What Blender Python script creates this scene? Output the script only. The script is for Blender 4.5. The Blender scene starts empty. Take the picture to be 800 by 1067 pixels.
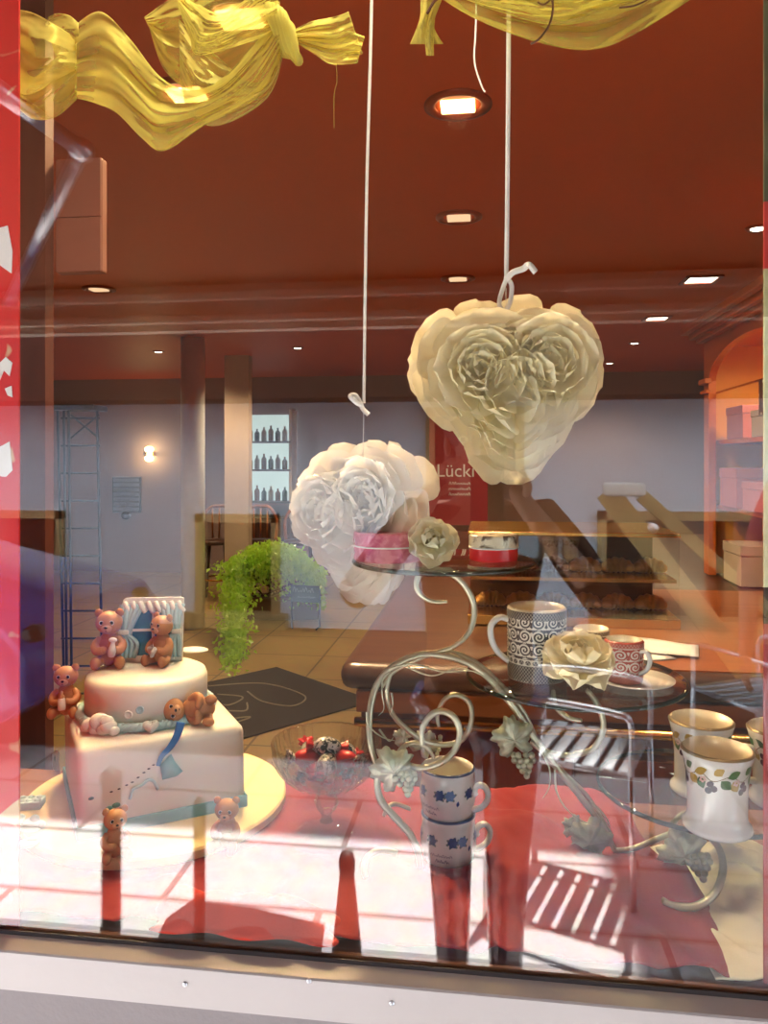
import bpy, bmesh, math, random
from mathutils import Vector, Matrix, Euler, noise
random.seed(7)
PI = math.pi
SUN, SKY, EXPO, LK = 46.0, 6.0, 0.0, 1.75
C = bpy.context.scene.collection
sc = bpy.context.scene

# ------------------------------------------------------------------ view helpers
ANG = math.radians(7.6)
CAM = Vector((0, -0.82, 1.5))
FW = Vector((-math.sin(ANG), math.cos(ANG), 0))
RT = Vector((math.cos(ANG), math.sin(ANG), 0))
UP = Vector((0, 0, 1))
def ray(px, py): return FW + RT*((px-400)/800) + UP*((480-py)/800)
def PD(px, py, d): return CAM + ray(px, py)*d
def PY(px, py, Y): r = ray(px, py); return CAM + r*((Y-CAM.y)/r.y)
def PZ(px, py, z): r = ray(px, py); return CAM + r*((z-CAM.z)/r.z)
def RD(px, py, d): p = PD(px, py, d); p.y = -p.y; return p       # where a thing in the street stands that the pane mirrors
def RZ(px, py, z): p = PZ(px, py, z); p.y = -p.y; return p
def RY(px, py, Y): p = PY(px, py, Y); p.y = -p.y; return p

# ------------------------------------------------------------------ materials
def lin(c):
    return tuple(((v/255)/12.92 if v/255 <= 0.04045 else ((v/255+0.055)/1.055)**2.4) for v in c)
class NT:
    def __init__(s, name):
        s.m = bpy.data.materials.new(name); s.m.use_nodes = True
        s.t = s.m.node_tree; s.t.nodes.clear()
        s.out = s.n('ShaderNodeOutputMaterial')
    def n(s, kind, **kw):
        o = s.t.nodes.new(kind)
        for k, v in kw.items():
            if k.startswith('i_'):
                key = k[2:]
                key = int(key) if key.isdigit() else key.replace('_', ' ')
                o.inputs[key].default_value = v
            else: setattr(o, k, v)
        return o
    def l(s, a, b): s.t.links.new(a, b)
    def math(s, op, a, b=None, c=None):
        o = s.n('ShaderNodeMath', operation=op)
        for i, v in enumerate((a, b, c)):
            if v is None: continue
            if isinstance(v, (int, float)): o.inputs[i].default_value = v
            else: s.l(v, o.inputs[i])
        return o.outputs[0]
def c4(c): return (c[0], c[1], c[2], 1)
def mat(name, col, rough=0.5, metal=0, var=0.08, scale=20, bump=0.0, bscale=60, spec=0.5, coat=0, sss=0, emit=None, es=0, stretch=None):
    """principled with a little noise in the colour and, when asked, a noise bump"""
    N = NT(name); p = N.n('ShaderNodeBsdfPrincipled')
    p.inputs['Roughness'].default_value = rough; p.inputs['Metallic'].default_value = metal
    p.inputs['Specular IOR Level'].default_value = spec
    p.inputs['Coat Weight'].default_value = coat
    tc = N.n('ShaderNodeTexCoord'); mp = N.n('ShaderNodeMapping')
    if stretch: mp.inputs['Scale'].default_value = stretch
    N.l(tc.outputs['Object'], mp.inputs['Vector'])
    nz = N.n('ShaderNodeTexNoise', i_Scale=scale, i_Detail=4.0); N.l(mp.outputs[0], nz.inputs['Vector'])
    mx = N.n('ShaderNodeMix', data_type='RGBA')
    mx.inputs[6].default_value = c4([v*(1-var) for v in col]); mx.inputs[7].default_value = c4([min(1, v*(1+var)) for v in col])
    N.l(nz.outputs[0], mx.inputs[0]); N.l(mx.outputs[2], p.inputs['Base Color'])
    if bump:
        n2 = N.n('ShaderNodeTexNoise', i_Scale=bscale, i_Detail=5.0); N.l(mp.outputs[0], n2.inputs['Vector'])
        b = N.n('ShaderNodeBump', i_Strength=bump, i_Distance=0.01); N.l(n2.outputs[0], b.inputs['Height']); N.l(b.outputs[0], p.inputs['Normal'])
    if sss:
        p.inputs['Subsurface Weight'].default_value = sss; p.inputs['Subsurface Radius'].default_value = (0.01, 0.007, 0.005); p.inputs['Subsurface Scale'].default_value = 0.5
    if emit:
        p.inputs['Emission Color'].default_value = c4(emit); p.inputs['Emission Strength'].default_value = es
    N.l(p.outputs[0], N.out.inputs[0]); return N.m
def clear_mat(name, tint, base=0.05, diffuse=0.0, dcol=(1,1,1), bump=0, bscale=80, rough=0.0):
    """clear glass pane: transparent + mirror by Schlick's law, optional dusting"""
    N = NT(name)
    lw = N.n('ShaderNodeLayerWeight', i_Blend=0.5)
    f = N.math('MULTIPLY_ADD', N.math('POWER', lw.outputs['Facing'], 5.0), 1-base, base)
    tr = N.n('ShaderNodeBsdfTransparent'); tr.inputs[0].default_value = c4(tint)
    gl = N.n('ShaderNodeBsdfGlossy'); gl.inputs['Roughness'].default_value = rough; gl.inputs['Color'].default_value = (1,1,1,1)
    if bump:
        tc = N.n('ShaderNodeTexCoord'); nz = N.n('ShaderNodeTexNoise', i_Scale=bscale); N.l(tc.outputs['Object'], nz.inputs['Vector'])
        b = N.n('ShaderNodeBump', i_Strength=bump, i_Distance=0.01); N.l(nz.outputs[0], b.inputs['Height'])
        N.l(b.outputs[0], gl.inputs['Normal'])
    mx = N.n('ShaderNodeMixShader'); N.l(f, mx.inputs[0]); N.l(tr.outputs[0], mx.inputs[1]); N.l(gl.outputs[0], mx.inputs[2])
    last = mx.outputs[0]
    if diffuse:
        df = N.n('ShaderNodeBsdfDiffuse'); df.inputs[0].default_value = c4(dcol)
        m2 = N.n('ShaderNodeMixShader'); m2.inputs[0].default_value = diffuse
        N.l(last, m2.inputs[1]); N.l(df.outputs[0], m2.inputs[2]); last = m2.outputs[0]
    N.l(last, N.out.inputs[0]); return N.m
def petal_mat(name, col, trans=0.35):
    N = NT(name)
    tc = N.n('ShaderNodeTexCoord'); nz = N.n('ShaderNodeTexNoise', i_Scale=40.0, i_Detail=3.0); N.l(tc.outputs['Object'], nz.inputs['Vector'])
    mx = N.n('ShaderNodeMix', data_type='RGBA'); mx.inputs[6].default_value = c4([v*.94 for v in col]); mx.inputs[7].default_value = c4(col)
    N.l(nz.outputs[0], mx.inputs[0])
    d = N.n('ShaderNodeBsdfDiffuse'); t = N.n('ShaderNodeBsdfTranslucent')
    N.l(mx.outputs[2], d.inputs[0]); N.l(mx.outputs[2], t.inputs[0])
    s = N.n('ShaderNodeMixShader'); s.inputs[0].default_value = trans
    N.l(d.outputs[0], s.inputs[1]); N.l(t.outputs[0], s.inputs[2]); N.l(s.outputs[0], N.out.inputs[0]); return N.m
def organza_mat(name, col, clear=0.3):
    N = NT(name)
    tc = N.n('ShaderNodeTexCoord'); nz = N.n('ShaderNodeTexNoise', i_Scale=9.0, i_Detail=3.0, i_Distortion=1.5); N.l(tc.outputs['Object'], nz.inputs['Vector'])
    d = N.n('ShaderNodeBsdfDiffuse'); d.inputs[0].default_value = c4(col)
    t = N.n('ShaderNodeBsdfTranslucent'); t.inputs[0].default_value = c4(col)
    g = N.n('ShaderNodeBsdfGlossy'); g.inputs[0].default_value = c4([min(1, v*1.3) for v in col]); g.inputs['Roughness'].default_value = 0.35
    b = N.n('ShaderNodeBump', i_Strength=0.15, i_Distance=0.01)
    wv = N.n('ShaderNodeTexNoise', i_Scale=30.0, i_Detail=2.0, i_Distortion=2.0); N.l(tc.outputs['Object'], wv.inputs['Vector']); N.l(wv.outputs[0], b.inputs['Height'])
    for q in (d, t, g): N.l(b.outputs[0], q.inputs['Normal'])
    s = N.n('ShaderNodeMixShader'); s.inputs[0].default_value = 0.5; N.l(d.outputs[0], s.inputs[1]); N.l(t.outputs[0], s.inputs[2])
    s2 = N.n('ShaderNodeMixShader'); s2.inputs[0].default_value = 0.07; N.l(s.outputs[0], s2.inputs[1]); N.l(g.outputs[0], s2.inputs[2])
    tr = N.n('ShaderNodeBsdfTransparent'); tr.inputs[0].default_value = c4([min(1, .75+v*.25) for v in col])
    # threads turned edge-on close up, so the veil grows denser at grazing view
    lw = N.n('ShaderNodeLayerWeight', i_Blend=0.5)
    f = N.math('MULTIPLY_ADD', lw.outputs['Facing'], 0.45, 1-clear-.12)
    f = N.math('MULTIPLY_ADD', nz.outputs[0], 0.2, f); f = N.math('MINIMUM', f, 0.97)
    s3 = N.n('ShaderNodeMixShader'); N.l(f, s3.inputs[0]); N.l(tr.outputs[0], s3.inputs[1]); N.l(s2.outputs[0], s3.inputs[2])
    N.l(s3.outputs[0], N.out.inputs[0]); return N.m
def wood_mat(name, ca, cb, scale=(1.2, 14, 14), rough=0.4, coat=0.2):
    N = NT(name); p = N.n('ShaderNodeBsdfPrincipled', i_Roughness=rough); p.inputs['Coat Weight'].default_value = coat
    tc = N.n('ShaderNodeTexCoord'); mp = N.n('ShaderNodeMapping'); mp.inputs['Scale'].default_value = scale
    N.l(tc.outputs['Object'], mp.inputs['Vector'])
    nz = N.n('ShaderNodeTexNoise', i_Scale=2.0, i_Detail=6.0, i_Distortion=0.6); N.l(mp.outputs[0], nz.inputs['Vector'])
    r = N.n('ShaderNodeValToRGB'); r.color_ramp.elements[0].position = 0.3; r.color_ramp.elements[1].position = 0.7
    r.color_ramp.elements[0].color = c4(ca); r.color_ramp.elements[1].color = c4(cb)
    N.l(nz.outputs[0], r.inputs[0]); N.l(r.outputs[0], p.inputs['Base Color']); N.l(p.outputs[0], N.out.inputs[0]); return N.m
def tile_mat(name, ca, cb, joint, w, h, mortar=0.01, rough=0.4, bump=0.3, offset=0.5, nbump=0.0, jmix=1.0):
    N = NT(name); p = N.n('ShaderNodeBsdfPrincipled', i_Roughness=rough)
    tc = N.n('ShaderNodeTexCoord')
    b = N.n('ShaderNodeTexBrick', offset=offset); b.inputs['Scale'].default_value = 1.0
    b.inputs['Color1'].default_value = c4(ca); b.inputs['Color2'].default_value = c4(cb); b.inputs['Mortar'].default_value = c4(joint)
    b.inputs['Mortar Size'].default_value = mortar; b.inputs['Brick Width'].default_value = w; b.inputs['Row Height'].default_value = h
    N.l(tc.outputs['Object'], b.inputs['Vector'])
    nz = N.n('ShaderNodeTexNoise', i_Scale=14.0, i_Detail=6.0); N.l(tc.outputs['Object'], nz.inputs['Vector'])
    mx = N.n('ShaderNodeMix', data_type='RGBA', blend_type='MULTIPLY'); mx.inputs[0].default_value = 0.35
    N.l(b.outputs['Color'], mx.inputs[6]); N.l(nz.outputs[1], mx.inputs[7]); N.l(mx.outputs[2], p.inputs['Base Color'])
    bp = N.n('ShaderNodeBump', i_Strength=bump, i_Distance=0.01); bp.invert = True
    if nbump:
        n2 = N.n('ShaderNodeTexNoise', i_Scale=70.0, i_Detail=5.0); N.l(tc.outputs['Object'], n2.inputs['Vector'])
        s = N.math('MULTIPLY_ADD', n2.outputs[0], nbump, b.outputs['Fac']); N.l(s, bp.inputs['Height'])
    else: N.l(b.outputs['Fac'], bp.inputs['Height'])
    N.l(bp.outputs[0], p.inputs['Normal']); N.l(p.outputs[0], N.out.inputs[0]); return N.m
def emit_mat(name, col, s):
    N = NT(name); e = N.n('ShaderNodeEmission'); e.inputs[0].default_value = c4(col); e.inputs[1].default_value = s
    N.l(e.outputs[0], N.out.inputs[0]); return N.m
def scroll_mat(name, dark, light, nu, nv, v0, v1):
    """glazed cup with scrolling tendrils printed between two bands; needs the UV map of lathe()"""
    N = NT(name); p = N.n('ShaderNodeBsdfPrincipled', i_Roughness=0.35); p.inputs['Specular IOR Level'].default_value = .3
    tc = N.n('ShaderNodeTexCoord'); sp = N.n('ShaderNodeSeparateXYZ'); N.l(tc.outputs['UV'], sp.inputs[0])
    u, v = sp.outputs[0], sp.outputs[1]
    U = N.math('MULTIPLY', u, nu); V = N.math('MULTIPLY', v, nv)
    odd = N.math('FLOORED_MODULO', N.math('ADD', N.math('FLOOR', U), N.math('FLOOR', V)), 2.0)
    sg = N.math('MULTIPLY_ADD', odd, 2.0, -1.0)
    x = N.math('MULTIPLY', N.math('SUBTRACT', N.math('FRACT', U), 0.5), sg); y = N.math('SUBTRACT', N.math('FRACT', V), 0.5)
    r = N.math('SQRT', N.math('ADD', N.math('MULTIPLY', x, x), N.math('MULTIPLY', y, y)))
    th = N.math('DIVIDE', N.math('ARCTAN2', y, x), 2*PI)
    spir = N.math('FRACT', N.math('MULTIPLY_ADD', r, 4.2, th))
    a = N.math('MULTIPLY', N.math('GREATER_THAN', spir, 0.5), N.math('LESS_THAN', r, 0.47))
    leaf = N.math('GREATER_THAN', N.math('SINE', N.math('MULTIPLY', th, 2*PI*5)), 0.25)
    leaf = N.math('MULTIPLY', leaf, N.math('GREATER_THAN', r, 0.46))
    pat = N.math('MAXIMUM', a, leaf)
    band = N.math('MULTIPLY', N.math('GREATER_THAN', v, v0), N.math('LESS_THAN', v, v1))
    # small diamonds below and above the scroll band
    ck = N.n('ShaderNodeTexChecker', i_Scale=1.0); cb = N.n('ShaderNodeCombineXYZ')
    N.l(N.math('MULTIPLY', u, nu*9), cb.inputs[0]); N.l(N.math('MULTIPLY', v, nv*7), cb.inputs[1]); N.l(cb.outputs[0], ck.inputs['Vector'])
    fine = N.math('MULTIPLY', N.math('MULTIPLY', ck.outputs['Fac'], 0.4), N.math('SUBTRACT', 1.0, band))
    f = N.math('ADD', N.math('MULTIPLY', pat, band), fine)
    # ring of ovals just under the scrolls
    uo = N.math('SUBTRACT', N.math('FRACT', N.math('MULTIPLY', u, nu*2)), 0.5); vo = N.math('DIVIDE', N.math('SUBTRACT', v, v0-0.05), 0.07)
    ro = N.math('SQRT', N.math('ADD', N.math('MULTIPLY', N.math('MULTIPLY', uo, uo), 1.3), N.math('MULTIPLY', vo, vo)))
    ring = N.math('MULTIPLY', N.math('LESS_THAN', N.math('ABSOLUTE', vo), 0.6), N.math('GREATER_THAN', ro, 0.45))
    f = N.math('MAXIMUM', f, ring)
    mx = N.n('ShaderNodeMix', data_type='RGBA'); mx.inputs[6].default_value = c4(dark); mx.inputs[7].default_value = c4(light)
    N.l(f, mx.inputs[0]); N.l(mx.outputs[2], p.inputs['Base Color']); N.l(p.outputs[0], N.out.inputs[0]); return N.m

# ------------------------------------------------------------------ objects
def obj(name, bm, m, parent=None, smooth=True, loc=None, mods=()):
    me = bpy.data.meshes.new(name)
    bmesh.ops.recalc_face_normals(bm, faces=bm.faces) if len(bm.faces) < 60000 else None
    bm.to_mesh(me); bm.free()
    for mm in (m if isinstance(m, (list, tuple)) else [m]): me.materials.append(mm)
    if smooth:
        for p in me.polygons: p.use_smooth = True
    o = bpy.data.objects.new(name, me); C.objects.link(o)
    if parent: o.parent = parent
    if loc is not None: o.location = loc
    return o
def tag(o, label=None, cat=None, group=None, kind=None):
    if label: o['label'] = label
    if cat: o['category'] = cat
    if group: o['group'] = group
    if kind: o['kind'] = kind
    return o
def empty(name, loc, rz=0, label=None, cat=None, group=None):
    o = bpy.data.objects.new(name, None); C.objects.link(o); o.empty_display_size = 0.05
    o.location = loc; o.rotation_euler = (0, 0, rz)
    return tag(o, label, cat, group)
def struct(o): o['kind'] = 'structure'; return o
def dup(o, parent=None):
    c = o.copy(); C.objects.link(c); c.parent = parent
    for ch in list(o.children): dup(ch, c)
    return c
def sharp(o, deg=35):
    """flat facets where faces meet at more than deg"""
    me = o.data; bm = bmesh.new(); bm.from_mesh(me)
    for e in bm.edges:
        if len(e.link_faces) == 2 and e.calc_face_angle(0) > math.radians(deg): e.smooth = False
    bm.to_mesh(me); bm.free(); return o

# ------------------------------------------------------------------ shapes into a bmesh
def box(bm, c, s, rot=None, bevel=0):
    r = bmesh.ops.create_cube(bm, size=1); vs = r['verts']
    M = Matrix.Translation(Vector(c)) @ (rot.to_4x4() if rot is not None else Matrix()) @ Matrix.Diagonal((s[0], s[1], s[2], 1))
    bmesh.ops.transform(bm, matrix=M, verts=vs)
    if bevel:
        es = list({e for v in vs for e in v.link_edges})
        bmesh.ops.bevel(bm, geom=es, offset=bevel, segments=3, affect='EDGES', profile=0.5)
def boxb(a, b, bevel=0):
    bm = bmesh.new(); box(bm, [(a[i]+b[i])/2 for i in range(3)], [abs(b[i]-a[i]) for i in range(3)], None, bevel); return bm
def ball(bm, c, r, rot=None, u=20, v=14):
    if isinstance(r, (int, float)): r = (r, r, r)
    q = bmesh.ops.create_uvsphere(bm, u_segments=u, v_segments=v, radius=1)
    M = Matrix.Translation(Vector(c)) @ (rot.to_4x4() if rot is not None else Matrix()) @ Matrix.Diagonal((r[0], r[1], r[2], 1))
    bmesh.ops.transform(bm, matrix=M, verts=q['verts'])
def cyl(bm, a, b, r, r2=None, seg=20):
    a, b = Vector(a), Vector(b); d = b-a
    q = bmesh.ops.create_cone(bm, cap_ends=True, segments=seg, radius1=r, radius2=r if r2 is None else r2, depth=d.length)
    M = Matrix.Translation((a+b)/2) @ d.to_track_quat('Z', 'Y').to_matrix().to_4x4()
    bmesh.ops.transform(bm, matrix=M, verts=q['verts'])
def spline(pts, n=8, closed=False):
    pts = [Vector(p) for p in pts]; out = []; L = len(pts)
    for i in range(L if closed else L-1):
        g = (lambda k: pts[k % L]) if closed else (lambda k: pts[max(0, min(L-1, k))])
        p0, p1, p2, p3 = g(i-1), g(i), g(i+1), g(i+2)
        for k in range(n):
            t = k/n
            out.append(0.5*((2*p1)+(p2-p0)*t+(2*p0-5*p1+4*p2-p3)*t*t+(3*p1-p0-3*p2+p3)*t**3))
    if not closed: out.append(pts[-1])
    return out
def tube(bm, pts, r, seg=10, n=8, smooth=True, caps=True, flat=1.0):
    P = spline(pts, n) if smooth else [Vector(p) for p in pts]
    L = len(P); rings = []
    t0 = (P[1]-P[0]).normalized(); ref = Vector((0, 0, 1)) if abs(t0.z) < .9 else Vector((1, 0, 0))
    nrm = (ref - t0*ref.dot(t0)).normalized()
    for i in range(L):
        t = (P[min(i+1, L-1)]-P[max(i-1, 0)]).normalized()
        nrm = (nrm - t*nrm.dot(t)).normalized(); bn = t.cross(nrm)
        f = i/(L-1); rr = r(f) if callable(r) else r
        rings.append([bm.verts.new(P[i] + nrm*(math.cos(2*PI*k/seg)*rr) + bn*(math.sin(2*PI*k/seg)*rr*flat)) for k in range(seg)])
    for i in range(L-1):
        for k in range(seg):
            bm.faces.new((rings[i][k], rings[i][(k+1) % seg], rings[i+1][(k+1) % seg], rings[i+1][k]))
    if caps:
        bm.faces.new(rings[0][::-1]); bm.faces.new(rings[-1])
def lathe(bm, prof, seg=48, wob=None, mats=None, c=(0, 0, 0)):
    """prof: (r, z) list; UV u = turn, v = z over the height. wob(theta, i) scales the radius"""
    uv = bm.loops.layers.uv.verify(); c = Vector(c)
    z0 = min(p[1] for p in prof); z1 = max(p[1] for p in prof); H = max(1e-6, z1-z0)
    rings = []
    for i, (r, z) in enumerate(prof):
        if r < 1e-6: rings.append([bm.verts.new(c+Vector((0, 0, z)))]*seg); continue
        rings.append([bm.verts.new(c+Vector((r*(wob(2*PI*k/seg, i) if wob else 1)*math.cos(2*PI*k/seg), r*(wob(2*PI*k/seg, i) if wob else 1)*math.sin(2*PI*k/seg), z))) for k in range(seg)])
    for i in range(len(prof)-1):
        for k in range(seg):
            k2 = (k+1) % seg
            vs = [rings[i][k], rings[i][k2], rings[i+1][k2], rings[i+1][k]]
            us = [k/seg, (k+1)/seg, (k+1)/seg, k/seg]; vv = [prof[i][1], prof[i][1], prof[i+1][1], prof[i+1][1]]
            q = []
            for v, a, b in zip(vs, us, vv):
                if not any(v is w[0] for w in q): q.append((v, a, b))
            if len(q) < 3: continue
            f = bm.faces.new([w[0] for w in q])
            for lp, w in zip(f.loops, q): lp[uv].uv = (w[1], (w[2]-z0)/H)
            if mats: f.material_index = mats(i)
def prism(bm, poly, h, M=Matrix()):
    """poly of (x, y), extruded along +z by h"""
    a = [bm.verts.new(M @ Vector((x, y, 0))) for x, y in poly]; b = [bm.verts.new(M @ Vector((x, y, h))) for x, y in poly]
    n = len(poly); bm.faces.new(a[::-1]); bm.faces.new(b)
    for i in range(n): bm.faces.new((a[i], a[(i+1) % n], b[(i+1) % n], b[i]))
def fan(bm, pts, ctr):
    c = bm.verts.new(ctr); v = [bm.verts.new(p) for p in pts]
    for i in range(len(v)): bm.faces.new((c, v[i], v[(i+1) % len(v)]))
def grid(bm, nu, nv, f):
    V = [[bm.verts.new(f(i/(nu-1), j/(nv-1))) for j in range(nv)] for i in range(nu)]
    for i in range(nu-1):
        for j in range(nv-1): bm.faces.new((V[i][j], V[i+1][j], V[i+1][j+1], V[i][j+1]))
def solid(o, th, off=0): m = o.modifiers.new('thick', 'SOLIDIFY'); m.thickness = th; m.offset = off; return o
def subd(o, n=1): m = o.modifiers.new('sub', 'SUBSURF'); m.levels = n; m.render_levels = n; return o
def text_obj(name, body, size, m, M, parent=None, depth=0.002, align='CENTER'):
    cu = bpy.data.curves.new(name, 'FONT'); cu.body = body; cu.size = size; cu.extrude = depth; cu.align_x = align; cu.align_y = 'CENTER'
    t = bpy.data.objects.new(name, cu); C.objects.link(t)
    me = bpy.data.meshes.new_from_object(t.evaluated_get(bpy.context.evaluated_depsgraph_get()))
    bpy.data.objects.remove(t); me.materials.append(m); me.transform(M)
    o = bpy.data.objects.new(name, me); C.objects.link(o)
    if parent: o.parent = parent
    return o
def squiggle(L, h, n, seed):
    """a line of joined-up handwriting too small to read, as 2D points"""
    r = random.Random(seed); pts = []
    for i in range(n):
        x = L*i/(n-1) - L/2
        pts.append((x+r.uniform(-.2, .2)*L/n, (h if i % 2 else 0)*r.uniform(.5, 1.3)))
    return pts

# ------------------------------------------------------------------ camera
cd = bpy.data.cameras.new('camera'); cam = bpy.data.objects.new('camera', cd); C.objects.link(cam); sc.camera = cam
cam.location = CAM; cam.rotation_euler = (PI/2, 0, ANG)
cd.sensor_fit = 'HORIZONTAL'; cd.sensor_width = 36; cd.lens = 36; cd.shift_y = -53.5/800; cd.clip_start = 0.005; cd.clip_end = 60

# ------------------------------------------------------------------ materials
M = {}
M['ceiling'] = mat('ceiling_paint', (.56, .085, .014), .55, var=.04)
M['shop_wall'] = mat('warm_plaster', (0.55, .42, .33), .8, var=.05)
M['red_paint'] = mat('red_paint', (.35, .02, .012), .5)
M['floor_tile'] = tile_mat('floor_tiles', (.36, .235, .075), (.42, .27, .09), (.16, .10, .04), .62, .62, .008, .35, .25, 0.0)
M['white_paint'] = mat('white_lacquer', (.37, .345, .34), .35, var=.03, bump=.03, bscale=120)
M['grey_paint'] = mat('grey_render', (.20, .18, .185), .7, var=.05, bump=.12, bscale=150)
M['gasket'] = mat('rubber_gasket', (.05, .04, .04), .6)
M['counter_wood'] = wood_mat('counter_wood', (.26, .075, .022), (.36, .115, .035), rough=.3)
M['counter_panel'] = wood_mat('counter_panel', (.20, .04, .016), (.26, .06, .022), (14, 14, 1.2), rough=.35)
M['dark_wood'] = wood_mat('dark_wood', (.05, .02, .012), (.09, .038, .02), rough=.35)
M['pillar_wood'] = wood_mat('pillar_wood', (.07, .016, .008), (.115, .027, .012), (9, 9, .7), rough=.5, coat=0)
M['cupboard_wood'] = wood_mat('cupboard_wood', (.50, .12, .02), (.66, .18, .03), (6, 1.2, 6), rough=.3)
M['cupboard_back'] = mat('cupboard_back', (.75, .36, .06), .5)
M['platform'] = wood_mat('platform_wood', (.22, .085, .04), (.30, .12, .055), (1, 8, 8))
M['brass'] = mat('brass', (.83, .55, .17), .22, 1, var=.05)
M['glass'] = clear_mat('window_glass', (.97, .985, .975), base=.062)
M['plate_glass'] = clear_mat('plate_glass', (.86, .90, .88), base=.045)
M['plate_edge'] = clear_mat('plate_edge', (.10, .17, .14), base=.08, diffuse=.25, dcol=(.02, .05, .04))
M['case_glass'] = clear_mat('case_glass', (.95, .96, .95), base=.05)
M['plaster'] = mat('street_plaster', (.76, .81, .92), .9, var=.12, scale=5, bump=.6, bscale=45)
M['dark_timber'] = mat('weathered_timber', (.028, .018, .012), .8)
M['tan_wood'] = wood_mat('tan_wood', (.46, .30, .12), (.56, .38, .17), (1.5, 8, 8), coat=0)
M['street_glass'] = mat('street_window_glass', (.025, .022, .02), .12)
M['paving'] = tile_mat('pale_paving', (.74, .69, .69), (.68, .65, .66), (.30, .27, .26), 1.1, .42, .012, .9, .9, .5, .8)
M['asphalt'] = mat('asphalt', (.05, .044, .036), .9, var=.25, scale=30, bump=.3)
M['awning'] = mat('awning_cloth', (.20, .085, .04), .9)
M['awning_beam'] = mat('awning_beam', (.50, .44, .34), .6)
M['alu'] = mat('aluminium', (.72, .74, .78), .28, 1, var=.04)
M['bollard'] = mat('dark_iron', (.03, .025, .022), .6)
M['doorway_shade'] = mat('painted_doorway_shade', (.02, .013, .01), .9)  # near-black colour stands for the shade inside the doorway

# ------------------------------------------------------------------ the shop: shell
XL = PY(14, 500, 0).x; XR = PY(795, 500, 0).x
ZB = 0.957
struct(obj('floor', boxb((-6, -.0, -.06), (3.2, 9.2, 0)), M['floor_tile'], smooth=False))
CZ = 2.6
struct(obj('ceiling', boxb((-6, 0, CZ), (3.2, 9.2, CZ+.1)), M['ceiling'], smooth=False))
M['back_wall'] = mat('russet_plaster', (.34, .24, .23), .8, var=.05)
struct(obj('wall_back', boxb((-6, 9.0, 0), (3.2, 9.2, CZ)), M['back_wall'], smooth=False))
struct(obj('wall_left', boxb((-6.2, 0, 0), (-6, 9.2, CZ)), M['shop_wall'], smooth=False))
struct(obj('wall_right', boxb((3.0, 0, 0), (3.2, 9.2, CZ)), M['shop_wall'], smooth=False))
bm = bmesh.new()
x0, x1 = XL-.28, XR+.28
box(bm, ((-6+x0)/2, .06, 2.0), (x0+6, .10, 4.0)); box(bm, ((3.2+x1)/2, .06, 2.0), (3.2-x1, .10, 4.0))
box(bm, ((x0+x1)/2, .06, .46), (x1-x0, .10, .92)); box(bm, ((x0+x1)/2, .06, 3.3), (x1-x0, .10, 1.4))
struct(obj('wall_front', bm, M['grey_paint'], smooth=False))
struct(obj('window_1', boxb((x0, 0, ZB-.02), (x1, .006, 2.6)), M['glass'], smooth=False))
# sill bar under the pane, gasket line, screws
bm = bmesh.new(); prism(bm, [(.001, ZB-.05), (-.023, ZB-.05), (-.023, ZB-.0085), (-.0215, ZB-.0065), (-.0015, ZB-.001), (.001, ZB-.001)], x1-x0+.3, Matrix(((0, 0, 1, x0-.15), (1, 0, 0, 0), (0, 1, 0, 0), (0, 0, 0, 1))))
sill = struct(obj('trim_1', bm, M['white_paint'], smooth=False))
struct(obj('trim_2', boxb((x0-.1, -.0025, ZB-.002), (x1+.1, -.0005, ZB+.0032)), M['gasket'], smooth=False))
for px, py in ((192, 1027), (322, 1022), (408, 1047)):
    bm = bmesh.new(); p = PY(px, py, -.023); q = p.copy()
    if py > 1024 and px != 322: p = PY(px, py, -.0255)
    ball(bm, (p.x, -.0235, p.z), (.0028, .0016, .0028)); box(bm, (p.x, -.0252, p.z), (.0034, .0006, .0008))
    o = obj('screw', bm, M['alu']); tag(o, {192: 'small steel screw at the left of the white sill bar', 322: 'faint small screw in the middle of the white sill bar', 408: 'small steel screw right of the middle on the white sill bar'}[px], 'screw', 'sill screws')
# wall panel under the bar
struct(obj('trim_3', boxb((x0-.4, -.006, .4), (x1+.4, .008, ZB-.05)), M['grey_paint'], smooth=False))

# red poster strips that edge the pane
def poster_mat(name):
    N = NT(name); p = N.n('ShaderNodeBsdfPrincipled', i_Roughness=.45)
    tc = N.n('ShaderNodeTexCoord'); nz = N.n('ShaderNodeTexNoise', i_Scale=16.0, i_Detail=1.0, i_Distortion=1.0); N.l(tc.outputs['Object'], nz.inputs['Vector'])
    r = N.n('ShaderNodeValToRGB'); r.color_ramp.interpolation = 'LINEAR'
    r.color_ramp.elements[0].position = .66; r.color_ramp.elements[1].position = .69
    r.color_ramp.elements[0].color = (.62, .012, .012, 1); r.color_ramp.elements[1].color = (.7, .45, .25, 1)
    N.l(nz.outputs[0], r.inputs[0]); N.l(r.outputs[0], p.inputs['Base Color']); N.l(p.outputs[0], N.out.inputs[0]); return N.m
M['poster'] = poster_mat('red_poster'); M['poster_white'] = mat('poster_white', (.8, .76, .72), .5)
t = obj('window_poster', boxb((XL-.28, .010, ZB), (XL, .013, 2.5)), M['poster'], smooth=False)
tag(t, 'red poster strip with white shapes edging the left of the window', 'poster')
for poly in (((0, 378), (6, 372), (13, 378), (10, 392), (4, 386), (0, 396)), ((5, 405), (12, 402), (13, 414), (8, 412)), ((-8, 470), (10, 460), (13, 490), (6, 497), (-8, 495)), ((-9, 240), (8, 235), (13, 262), (12, 285), (-9, 270))):
    bm = bmesh.new(); vs = [bm.verts.new(PY(min(x, 13), y, .0095)) for x, y in poly]; bm.faces.new(vs)
    o = obj('white_shape', bm, M['poster_white'], t, smooth=False); solid(o, .0006)
bm = bmesh.new()
XRP = PY(796, 500, .01).x
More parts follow.
